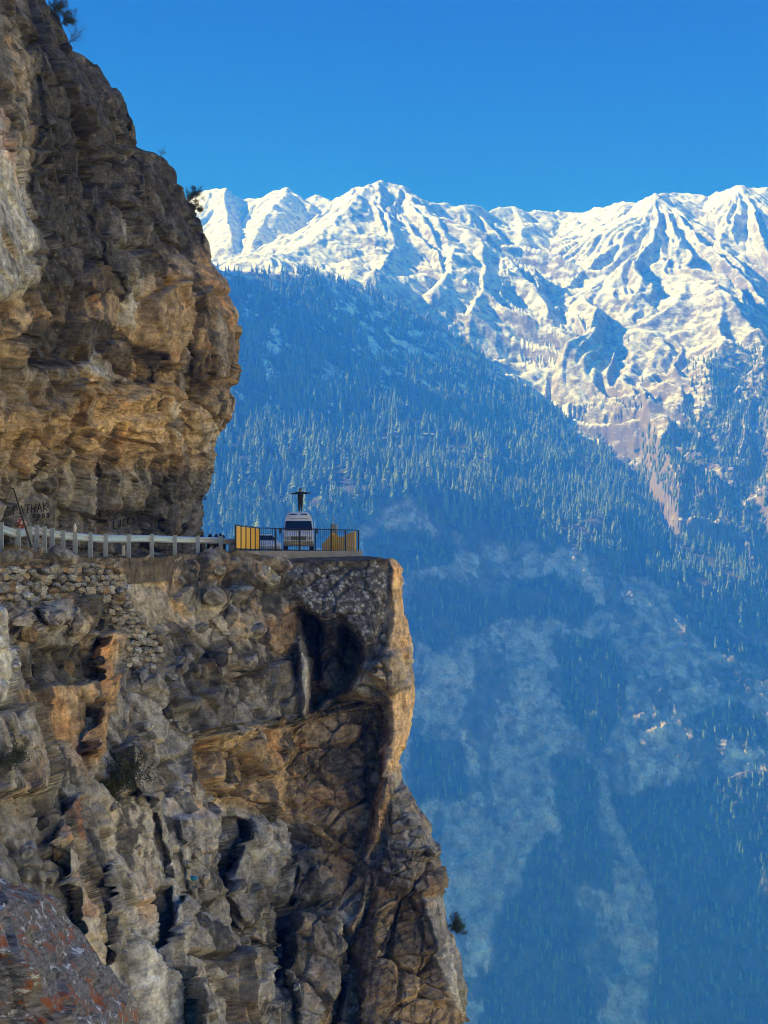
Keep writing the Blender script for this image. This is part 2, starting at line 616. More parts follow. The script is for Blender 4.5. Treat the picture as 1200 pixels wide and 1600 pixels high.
# rows from ridge down: (depth, py) for every column; hidden left ones raised to shade the forest
FM_ROWS = [
    [(3500, 640), (3450, 560), (3400, 560), (3500, 620), (3650, 620), (3600, 650), (3500, 720), (3400, 800), (3250, 880), (3150, 930), (3050, 1000)],   # back side
    [(2700, 420), (2720, 330), (2760, 285), (2800, 419), (2980, 422), (3100, 482), (2960, 596), (2820, 702), (2700, 792), (2620, 850), (2500, 930)],   # ridge
    [(2520, 540), (2540, 470), (2570, 440), (2560, 545), (2700, 560), (2820, 590), (2760, 675), (2640, 760), (2560, 830), (2500, 880), (2400, 955)],
    [(2400, 660), (2420, 610), (2440, 600), (2430, 680), (2470, 680), (2510, 690), (2490, 750), (2440, 815), (2400, 870), (2370, 915), (2290, 985)],
    [(2180, 790), (2190, 770), (2200, 800), (2190, 790), (2200, 790), (2240, 780), (2260, 840), (2260, 868), (2260, 930), (2250, 985), (2180, 1040)],
    [(2080, 900), (2090, 900), (2100, 900), (2090, 890), (2110, 900), (2160, 900), (2190, 930), (2190, 960), (2200, 1010), (2190, 1060), (2120, 1110)],
    [(2000, 1100), (2010, 1100), (2030, 1100), (2040, 1100), (2065, 1100), (2090, 1110), (2095, 1120), (2090, 1140), (2100, 1170), (2100, 1200), (2070, 1230)],
    [(1920, 1350), (1930, 1350), (1950, 1350), (1960, 1350), (1980, 1350), (2005, 1350), (2010, 1350), (2010, 1350), (2020, 1360), (2020, 1370), (2000, 1400)],
    [(1830, 1720), (1840, 1720), (1860, 1720), (1870, 1720), (1885, 1720), (1905, 1720), (1912, 1720), (1915, 1720), (1925, 1720), (1930, 1720), (1910, 1720)],
    [(1500, 2300), (1500, 2300), (1500, 2300), (1500, 2300), (1500, 2300), (1500, 2300), (1500, 2300), (1500, 2300), (1500, 2300), (1500, 2300), (1500, 2300)],
]
DARKP = [  # tree or scrub patches on the lower wall (px,py)
    [(860, 1000), (960, 990), (985, 1060), (970, 1120), (930, 1180), (890, 1130), (880, 1060)],
    [(640, 1160), (720, 1150), (740, 1230), (700, 1260), (640, 1240)],
    [(930, 1240), (1030, 1225), (1120, 1215), (1360, 1190), (1360, 1720), (1000, 1720), (1025, 1480), (1010, 1400), (975, 1310)],
    [(870, 1180), (925, 1190), (935, 1300), (960, 1400), (900, 1380), (870, 1280)],
    [(780, 1370), (860, 1300), (900, 1420), (930, 1560), (900, 1720), (760, 1720), (760, 1560)],
    [(640, 900), (760, 930), (850, 900), (930, 930), (900, 985), (800, 965), (700, 1020), (640, 1000)],
    [(560, 830), (700, 830), (720, 880), (640, 900), (580, 900)],
    [(1040, 930), (1110, 960), (1200, 1010), (1360, 1060), (1360, 1120), (1180, 1050), (1090, 1000)],
    [(1060, 1130), (1140, 1090), (1200, 1120), (1200, 1170), (1100, 1160)],
]
SCREE = [[(930, 1200), (950, 1200), (975, 1290), (1005, 1370), (1020, 1440), (1010, 1500), (990, 1570), (965, 1640), (950, 1640), (985, 1500), (995, 1440), (975, 1370), (950, 1300)],
         [(800, 1130), (850, 1090), (870, 1180), (850, 1290), (800, 1400), (770, 1420), (780, 1280)],
         [(690, 1250), (760, 1270), (800, 1330), (790, 1420), (740, 1480), (700, 1400)]]
SNOWP = [[(520, 470), (620, 480), (690, 540), (720, 600), (640, 590), (590, 610), (560, 560)],
         [(400, 520), (440, 500), (450, 600), (420, 650), (390, 600)],
         [(470, 560), (520, 550), (560, 610), (500, 640)]]
FOREST_LOW = ([-300, 330, 480, 560, 640, 700, 800, 850, 900, 960, 1000, 1060, 1120, 1200, 1360], [900, 890, 850, 815, 775, 830, 855, 845, 850, 885, 890, 935, 965, 1000, 1050])


def forest_sheet():
    nc, nr = 560, 480
    u = np.concatenate([np.linspace(FM_PX[0], 250, 50)[:-1], np.linspace(250, FM_PX[-1], nc - 49)])
    K = len(FM_ROWS)
    D = np.array([[c[0] for c in r] for r in FM_ROWS], float)
    Yp = np.array([[c[1] for c in r] for r in FM_ROWS], float)
    # row parameter spends its samples where the wall is seen
    knots = np.array([0, 0.03, 0.17, 0.33, 0.46, 0.55, 0.70, 0.86, 0.985, 1.0])
    v = np.linspace(0, 1, nr)
    vr = np.interp(v, knots, np.arange(K))
    U, VR = np.meshgrid(u, vr)
    d = grid_interp(FM_PX, np.arange(K), D, U, VR)
    yy = grid_interp(FM_PX, np.arange(K), Yp, U, VR)
    P = rays(U, yy) * d[..., None]
    P = blur(P, 6)
    n = grid_normals(P)
    flat = P.reshape(-1, 3)
    low = sstep(3.6, 4.6, VR).ravel()
    q = flat.copy()
    q[:, 2] *= 0.45
    spur = fbm(q / 330.0, 4, 21, ridged=True) - 0.2
    q2 = flat + 25 * np.stack([fbm(flat / 90, 3, 22), fbm(flat / 90, 3, 23), fbm(flat / 90, 3, 24)], 1)
    f1, f2, f3, e2, r2, r3 = (np.zeros(len(flat), f32) for _ in range(6))
    c = np.nonzero(low > 0)[0]
    f1[c], _, _ = facets(q2[c] / np.array([95, 95, 130.0]), 31)
    f2[c], e2[c], r2[c] = facets(q2[c] / np.array([34, 34, 42.0]), 32)
    f3[c], _, r3[c] = facets(q2[c] / np.array([13, 13, 15.0]), 33)
    fine = fbm(flat / 30, 4, 25, gain=0.6)
    ridge_keep = sstep(0.6, 1.8, np.abs(VR - 1)).ravel() * 0.75 + 0.25
    disp = spur * 50 * ridge_keep * (1 - 0.85 * low) + fine * 4 * (0.4 + low) + low * (f1 * 5 + f2 * 5 + f3 * 3.5)
    V = flat + n.reshape(-1, 3) * disp[:, None]
    return V, nr, nc, U.ravel(), VR.ravel(), e2, r2, r3


FV, f_nr, f_nc, FU, FVR, fe, fr, fr3 = forest_sheet()


def project(V):
    y = V[:, 1] * CP + V[:, 2] * SP
    z = -V[:, 1] * SP + V[:, 2] * CP
    return CX + F_PX * V[:, 0] / y, CY - F_PX * z / y


fpx, fpy = project(FV)
wob = fbm(FV / 70.0, 5, 27, gain=0.62) * 34
wob2 = fbm(FV / 70.0 + 40, 5, 28, gain=0.62) * 34


def mask(polys, px, py, soft=5):
    m = np.full(px.shape, -1e9)
    for p in polys:
        m = np.maximum(m, poly_sd(p, px, py))
    return sstep(-soft, soft, m)


mx_, my_ = fpx + wob, fpy + wob2
forest_line = np.interp(fpx, *FOREST_LOW)
m_forest = sstep(16, -10, my_ - forest_line)
m_dark = mask(DARKP, mx_, my_)
m_scree = mask(SCREE, mx_, my_, 4)
m_snow = mask(SNOWP, mx_, my_, 25)
veg = fbm(FV / 60.0 * np.array([1, 1, 0.6]), 5, 29, gain=0.6)
veg = sstep(0.03, 0.12, veg + 0.25 * (fr - 0.5))
c_rock = np.array([0.54, 0.45, 0.435])
c_rock2 = np.array([0.30, 0.26, 0.25])
c_veg = np.array([0.045, 0.05, 0.03])
c_soil = np.array([0.075, 0.07, 0.05])
c_snow = np.array([0.82, 0.83, 0.86])
c_scree = np.array([0.34, 0.30, 0.285])
t = fr[:, None]
colf = (c_rock * t + c_rock2 * (1 - t)) * (0.75 + 0.5 * fr3[:, None])
colf = colf * (1 - 0.75 * veg[:, None]) + c_veg * 0.75 * veg[:, None]
colf = colf * (1 - m_dark[:, None] * 0.9) + c_veg * m_dark[:, None] * 0.9
colf = colf * (1 - m_scree[:, None]) + c_scree * m_scree[:, None]
colf = colf * (1 - m_forest[:, None]) + c_soil * m_forest[:, None]
sn = fbm(FV / np.array([26.0, 26.0, 60.0]), 5, 30, gain=0.65)
snow_amt = sstep(0.12, 0.22, sn + 0.22 * m_snow - 0.12 + 0.10 * sstep(760, 430, fpy)) * m_forest * sstep(800, 620, fpy)
# snow lies right along the crest
crest = sstep(0.35, 0.0, np.abs(FVR - 1.0)) * sstep(1200, 700, fpx)
snow_amt = np.maximum(snow_amt, crest * sstep(-0.2, 0.1, sn))
colf = colf * (1 - snow_amt[:, None]) + c_snow * snow_amt[:, None]
forest_ob = tag(mesh_np('forest_mountain', FV, grid_quads(f_nr, f_nc), M_FAR, smooth=True, colors=colf), kind='structure')

# valley floor under everything
gm = plain('valley_ground', (0.10, 0.095, 0.08), 0.95, scale=0.01, var=0.3)
g = 12000.0
tag(mesh_np('ground', [(-g, -g, -760), (g, -g, -760), (g, g, -760), (-g, g, -760)], [(0, 1, 2, 3)], gm), kind='structure')

# ------------------------------------------------------------------ unseen hillside added right of and behind the viewer to bounce sun onto the cliff
def bounce_slope():
    nc, nr = 150, 70
    az = np.radians(np.linspace(46, 170, nc))
    tt = np.linspace(0, 1, nr)
    A, T = np.meshgrid(az, tt)
    lift = 0.55 + 0.45 * np.sin(np.clip((A - az[0]) / (az[-1] - az[0]), 0, 1) * np.pi)
    R0 = 420 + 1050 * T + 120 * np.sin(A * 3.1)
    Z = -640 + (1500 * T ** 0.92) * lift
    P = np.stack([R0 * np.sin(A), R0 * np.cos(A), Z], -1).reshape(-1, 3)
    sp = fbm(P / 300.0, 4, 71, ridged=True)
    f1, e1, r1 = facets(P / 90.0, 72)
    P = P + np.stack([np.sin(A.ravel()), np.cos(A.ravel()), np.zeros(A.size)], 1) * (-(sp - 0.2) * 90 - f1 * 25)[:, None]
    sn = sstep(180, 380, P[:, 2] + 160 * fbm(P / 120.0, 4, 73))
    vg = sstep(0.0, 0.3, fbm(P / 80.0, 4, 74))
    c = np.array([0.42, 0.37, 0.31]) * (0.8 + 0.4 * r1[:, None])
    c = c * (1 - 0.4 * vg[:, None]) + np.array([0.13, 0.12, 0.06]) * 0.4 * vg[:, None]
    c = c * (1 - sn[:, None]) + np.array([0.85, 0.86, 0.88]) * sn[:, None]
    return tag(mesh_np('bounce_hillside', P, grid_quads(nr, nc), M_FAR, smooth=True, colors=c), kind='structure')



bounce_slope()


# ------------------------------------------------------------------ unseen mountainside added left of the frame to keep sun off the cliff
def shading_massif():
    ys = np.concatenate([np.linspace(-300, 0, 30), np.linspace(6, 140, 46), np.linspace(150, 520, 40)])
    tt = np.linspace(0, 1, 60) ** 1.5
    Yg, T = np.meshgrid(ys, tt, indexing='ij')
    x0 = np.where(Yg > 0, -(0.295 * Yg + 15), -15 + 0.1 * Yg)
    X = x0 - 420 * T
    Z = -70 + 95 * sstep(0, 0.008, T) + 560 * T
    P = np.stack([X, Yg, Z], -1).reshape(-1, 3)
    f1, e1, r1 = facets(P / 22.0, 75)
    f2, e2, r2 = facets(P / 8.0, 76)
    P[:, 0] -= np.abs(f1) * 4 + np.abs(f2) * 1.5
    P[:, 2] += f1 * 4 * sstep(0.0, 0.1, T.ravel()) + fbm(P / 60.0, 4, 77) * 16 * sstep(0.0, 0.2, T.ravel())
    c = np.array([0.26, 0.225, 0.18]) * (0.7 + 0.6 * r1[:, None])
    return tag(mesh_np('shading_mountainside', P, grid_quads(len(ys), len(tt)), M_ROCK, smooth=False, colors=c), kind='structure')


shading_massif()


# ------------------------------------------------------------------ the near cliff
GREY, DARK, OCHRE, TAN = (0.31, 0.295, 0.265), (0.060, 0.060, 0.058), (0.49, 0.335, 0.165), (0.80, 0.55, 0.32)
PALE, BROWN, RUST, SOIL = (0.54, 0.53, 0.49), (0.27, 0.195, 0.115), (0.45, 0.17, 0.07), (0.42, 0.365, 0.275)
CONG, ORNG, MID, SLATE = (0.29, 0.285, 0.27), (0.60, 0.36, 0.15), (0.41, 0.36, 0.285), (0.27, 0.28, 0.28)

SMOOTH_CLIFF = True


def make_cliff(name, xl, sil, ytop, ybot, cx, cy, tab, feats, zones, nc, nr, nw, round_px, round_m, back, seed, steep_mask, strat_w, scale=1.0, calm=None, mat=None, varnish=None):
    sp = np.array(sil, float)
    o = np.argsort(sp[:, 1])
    sp = sp[o]
    v = np.linspace(0, 1, nr)
    u = np.concatenate([np.linspace(-1, 0, 71)[:-1], np.linspace(0, 1, nc)])     # 70 columns run on past the frame
    nc = len(u)
    U, Vv = np.meshgrid(u, v)
    yt = np.interp(xl + np.maximum(U, 0) * (np.interp(ytop[1][-1], sp[:, 1], sp[:, 0]) - xl), ytop[0], ytop[1])
    PY = yt + (ybot - yt) * Vv
    xs = np.interp(PY, sp[:, 1], sp[:, 0])
    rr = PY.ravel()
    xs = xs + (fbm2(rr / 40.0, rr * 0 + seed, 4, seed + 1, gain=0.6) * 3).reshape(PY.shape)
    PX = np.where(U >= 0, xl + U * (xs - xl), xl + U * 340)
    fx, fy = PX.ravel(), PY.ravel()
    wx = fx + fbm2(fx / 46, fy / 46, 4, seed + 2, gain=0.6) * 6
    wy = fy + fbm2(fx / 46, fy / 46, 4, seed + 3, gain=0.6) * 6
    D = grid_interp(cx, cy, tab, PX, PY)
    D = blur(D, 9)
    t = np.clip((PX - (xs - round_px)) / round_px, 0, 1)
    D = D + round_m * (1 - np.sqrt(np.maximum(0, 1 - (t * 0.97) ** 2)))
    d = D.ravel().copy()
    # zone colours
    col = np.tile(np.array(GREY), (d.size, 1))

    def paint(c, w):
        col[:] = col * (1 - w[:, None]) + np.array(c) * w[:, None]
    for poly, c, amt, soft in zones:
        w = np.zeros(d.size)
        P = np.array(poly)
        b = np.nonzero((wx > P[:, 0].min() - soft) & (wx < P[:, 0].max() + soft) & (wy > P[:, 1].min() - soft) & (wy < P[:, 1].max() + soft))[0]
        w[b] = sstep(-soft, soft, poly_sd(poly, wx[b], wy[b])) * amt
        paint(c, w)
    flat_ = np.zeros(d.size)
    tan_ = np.zeros(d.size)
    CALM = {PALE: 0.65, CONG: 0.72, SOIL: 0.75, TAN: 0.35}
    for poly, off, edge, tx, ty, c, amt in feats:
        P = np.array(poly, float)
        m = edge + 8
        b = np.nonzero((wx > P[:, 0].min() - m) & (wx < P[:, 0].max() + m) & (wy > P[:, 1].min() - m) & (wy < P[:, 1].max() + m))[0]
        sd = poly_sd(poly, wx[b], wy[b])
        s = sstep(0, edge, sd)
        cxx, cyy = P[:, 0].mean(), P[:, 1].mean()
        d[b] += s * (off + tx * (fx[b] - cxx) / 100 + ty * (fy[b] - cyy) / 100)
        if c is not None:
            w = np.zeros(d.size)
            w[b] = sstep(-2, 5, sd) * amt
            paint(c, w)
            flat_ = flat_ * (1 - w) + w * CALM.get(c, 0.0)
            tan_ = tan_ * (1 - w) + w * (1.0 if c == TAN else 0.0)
    d = (D + blur((d.reshape(D.shape) - D), 3)).ravel()
    B = rays(PX, PY) * D[..., None]
    n = blur(grid_normals(B), 8)
    n /= np.linalg.norm(n, axis=-1, keepdims=True) + 1e-9
    P = rays(PX, PY) * d.reshape(PX.shape)[..., None]
    # the far side: columns that turn away and run back into the hill
    k = np.linspace(0, 1, nw + 1)[1:]
    last, ln = P[:, -1:], n[:, -1:]
    bk = np.array(back)
    wrap = last + (k[None, :, None] ** 1.6) * bk + np.stack([np.sin(k * np.pi * 0.5) * 1.2, k * 0, k * 0], -1)[None]
    P = np.concatenate([P, wrap], 1)
    wn_ = np.tile(np.array([0.93, 0.2, 0.15]), (nr, nw, 1))
    n = np.concatenate([n, ln * (1 - k[None, :, None]) + wn_ * k[None, :, None]], 1)
    n /= np.linalg.norm(n, axis=-1, keepdims=True) + 1e-9
    colg = col.reshape(nr, nc, 3)
    colg = np.concatenate([colg, np.repeat(colg[:, -1:], nw, 1)], 1)
    tan_ = tan_.reshape(nr, nc)
    tan_ = np.concatenate([tan_, np.repeat(tan_[:, -1:], nw, 1)], 1).ravel()
    flat_ = flat_.reshape(nr, nc)
    flat_ = np.concatenate([flat_, np.repeat(flat_[:, -1:], nw, 1)], 1).ravel()
    FX = np.concatenate([PX, np.repeat(PX[:, -1:], nw, 1)], 1).ravel()
    FY = np.concatenate([PY, np.repeat(PY[:, -1:], nw, 1)], 1).ravel()
    p = P.reshape(-1, 3) / scale
    nn = n.reshape(-1, 3)
    col = colg.reshape(-1, 3)
    # fracture: nested tilted blocks, flattened along the bedding
    sm = steep_mask(FX, FY)
    bed = Matrix.Rotation(math.radians(7), 3, 'Y') @ Matrix.Rotation(math.radians(-8), 3, 'X')
    stp = Matrix.Rotation(math.radians(68), 3, 'Y') @ Matrix.Rotation(math.radians(18), 3, 'Z')
    q = np.where(sm[:, None] > 0.5, p @ np.array(stp).T, p @ np.array(bed).T)
    q[:, 0] *= np.where(sm > 0.5, 0.42, 1.0)
    wv = np.stack([fbm(p / 2.6, 3, seed + 5), fbm(p / 2.6, 3, seed + 6), fbm(p / 2.6, 3, seed + 7)], 1)
    q = q + wv * 0.16
    sw = strat_w(FX, FY)
    zq = q[:, 2].copy()
    q[:, 2] *= 0.55 + 0.45 * np.clip(sw, 0, 1)
    f1, e1, r1 = facets(q / np.array([6.0, 6.0, 4.0]), seed + 11, tilt=1.15)
    f2, e2, r2 = facets(q / np.array([2.3, 2.3, 1.35]), seed + 12, tilt=1.25)
    f3, e3, r3 = facets(q / np.array([0.85, 0.85, 0.45]), seed + 13, tilt=0.9)
    f4, e4, r4 = facets(q / np.array([0.30, 0.30, 0.16]), seed + 15)
    rough = fbm(p / 0.9, 4, seed + 8, gain=0.6)
    # beds: stepped layers, thicker and thinner
    zb = zq + 0.25 * wv[:, 0]
    lay = np.zeros(len(p), f32)
    for th, am, sd_ in ((0.9, 0.55, 1), (0.34, 0.30, 2), (0.13, 0.13, 3)):
        i = np.floor(zb / th + 0.15 * wv[:, 1])
        z0 = np.zeros(len(p), np.int32)
        lay += am * (u01(h32(i.astype(np.int32), (np.floor(q[:, 0] / 6 + r1 * 3)).astype(np.int32), z0, seed + sd_)) - 0.5)
    disp = f1 * 0.55 + f2 * 0.46 + f3 * 0.11 + f4 * 0.022 + rough * 0.03 + lay * (0.06 + 0.62 * sw)
    disp -= 0.60 * sstep(0.05, 0.0, e1) + 0.30 * sstep(0.055, 0.0, e2) + 0.09 * sstep(0.07, 0.0, e3)      # open joints
    tg = np.concatenate([t, np.ones((nr, nw))], 1).ravel()
    disp = disp * (1 - flat_) * (1 - 0.55 * tg)
    if calm is not None:
        disp = disp * (1 - 0.85 * calm(FX, FY))
    p = p + nn * disp[:, None]
    # rock colour: each block its own tone, beds and stains
    tone = 0.62 + 0.55 * r1 + 0.50 * (r2 - 0.5) + 0.22 * (r3 - 0.5)
    st = fbm(p * np.array([1 / 1.6, 1 / 1.6, 1 / 5.0]), 4, seed + 9, gain=0.6)
    och = sstep(0.16, 0.42, fbm(p / 3.3, 3, seed + 10) + 0.25 * (r2 - 0.5))
    tone = tone * (1 - tan_) + tan_ * (0.85 + 0.25 * r3)
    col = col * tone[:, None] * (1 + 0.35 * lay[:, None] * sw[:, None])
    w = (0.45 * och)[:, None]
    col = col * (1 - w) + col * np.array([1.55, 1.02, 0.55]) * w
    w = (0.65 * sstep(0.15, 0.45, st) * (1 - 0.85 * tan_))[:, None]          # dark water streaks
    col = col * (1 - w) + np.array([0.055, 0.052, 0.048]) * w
    if varnish is not None:                               # black desert varnish with crisp borders, broken along the joints
        vn = fbm(p * np.array([1 / 2.4, 1 / 2.4, 1 / 3.2]) + 31, 5, seed + 16, gain=0.62) + 0.22 * (r2 - 0.5) + 0.16 * (r3 - 0.5)
        w = (sstep(0.0, 0.12, vn + varnish(FX, FY)) * 0.85 * (1 - 0.8 * flat_) * (1 - 0.9 * tan_))[:, None]
        col = col * (1 - w) + np.array([0.052, 0.052, 0.050]) * (0.6 + 0.9 * r4[:, None]) * w
    cg = np.zeros(len(p))
    if name == 'cliff_below_road':                        # rubble cemented under the platform: pale stones in dark mortar
        cg = sstep(-4, 6, poly_sd([(440, 892), (520, 882), (600, 874), (612, 885), (603, 960), (588, 1008), (562, 1012), (548, 985), (510, 975), (470, 950), (450, 925)], FX, FY))
        stone = sstep(0.08, 0.2, e4) * sstep(0.35, 0.6, r4)
        col = col * (1 - cg[:, None]) + (np.array([0.12, 0.118, 0.11]) * (1 - stone[:, None]) + np.array([0.46, 0.45, 0.42]) * stone[:, None] * (0.6 + 0.6 * r3[:, None])) * cg[:, None]
        p = p + nn * (cg * stone * 0.05)[:, None]
    lich = sstep(0.25, 0.42, fbm(p / 0.45, 3, seed + 14, gain=0.7)) * 0.25
    col = col * (1 - lich[:, None]) + np.array([0.40, 0.385, 0.34]) * lich[:, None]
    return mesh_np(name, p * scale, grid_quads(nr, nc + nw), mat or M_ROCK, smooth=SMOOTH_CLIFF, colors=np.clip(col, 0.012, 0.8))


# --- below the road
L_SIL = [(565, 860), (600, 868), (618, 876), (628, 890), (632, 950), (645, 1010), (649, 1075), (641, 1150), (628, 1203), (640, 1235), (652, 1265), (690, 1335), (702, 1372), (700, 1388), (690, 1402), (700, 1450), (720, 1490), (734, 1545), (728, 1585), (724, 1680)]
L_TOP = ([-60, 0, 30, 60, 100, 150, 250, 290, 340, 400, 440, 565, 620], [866, 864, 860, 864, 869, 873, 872, 867, 865, 866, 881, 877, 873])
L_CX = [-60, 0, 150, 300, 450, 600, 740]
L_CY = [860, 1000, 1150, 1300, 1450, 1680]
L_TAB = [[58, 62, 72, 85, 97, 97, 99],
         [55, 59, 70, 82, 95, 96, 97],
         [52, 56, 66, 79, 93, 95, 95],
         [48, 52, 62, 75, 90, 93, 93],
         [44, 48, 58, 71, 86, 90, 91],
         [39, 43, 54, 67, 82, 87, 89]]
L_ZONES = [
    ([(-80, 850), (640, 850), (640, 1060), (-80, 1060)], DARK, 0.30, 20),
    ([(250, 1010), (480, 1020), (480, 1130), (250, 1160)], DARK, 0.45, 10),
    ([(290, 1165), (350, 1150), (470, 1130), (490, 1280), (440, 1290), (350, 1262), (300, 1210)], OCHRE, 0.75, 6),
    ([(15, 1080), (140, 1070), (150, 1120), (130, 1150), (75, 1160), (20, 1120)], OCHRE, 0.8, 5),
    ([(100, 1120), (150, 1120), (150, 1190), (120, 1220)], ORNG, 0.6, 5),
    ([(-80, 1240), (60, 1250), (110, 1350), (90, 1500), (-80, 1400)], DARK, 0.35, 10),
    ([(130, 1130), (300, 1130), (290, 1400), (400, 1620), (190, 1680), (150, 1400)], PALE, 0.30, 12),
    ([(110, 1240), (210, 1240), (240, 1420), (200, 1500), (150, 1560), (120, 1420)], MID, 0.6, 10),
    ([(480, 1060), (610, 1090), (610, 1230), (570, 1400), (500, 1400), (462, 1220)], BROWN, 0.85, 5),
    ([(560, 1340), (700, 1330), (740, 1680), (560, 1680)], BROWN, 0.75, 6),
    ([(600, 1480), (700, 1500), (735, 1680), (590, 1680)], OCHRE, 0.45, 12),
    ([(440, 1390), (560, 1400), (560, 1680), (440, 1680)], MID, 0.55, 7),
    ([(350, 1250), (470, 1290), (470, 1460), (370, 1460)], SLATE, 0.55, 7),
    ([(300, 940), (460, 940), (440, 1040), (310, 1050)], MID, 0.45, 10),
]
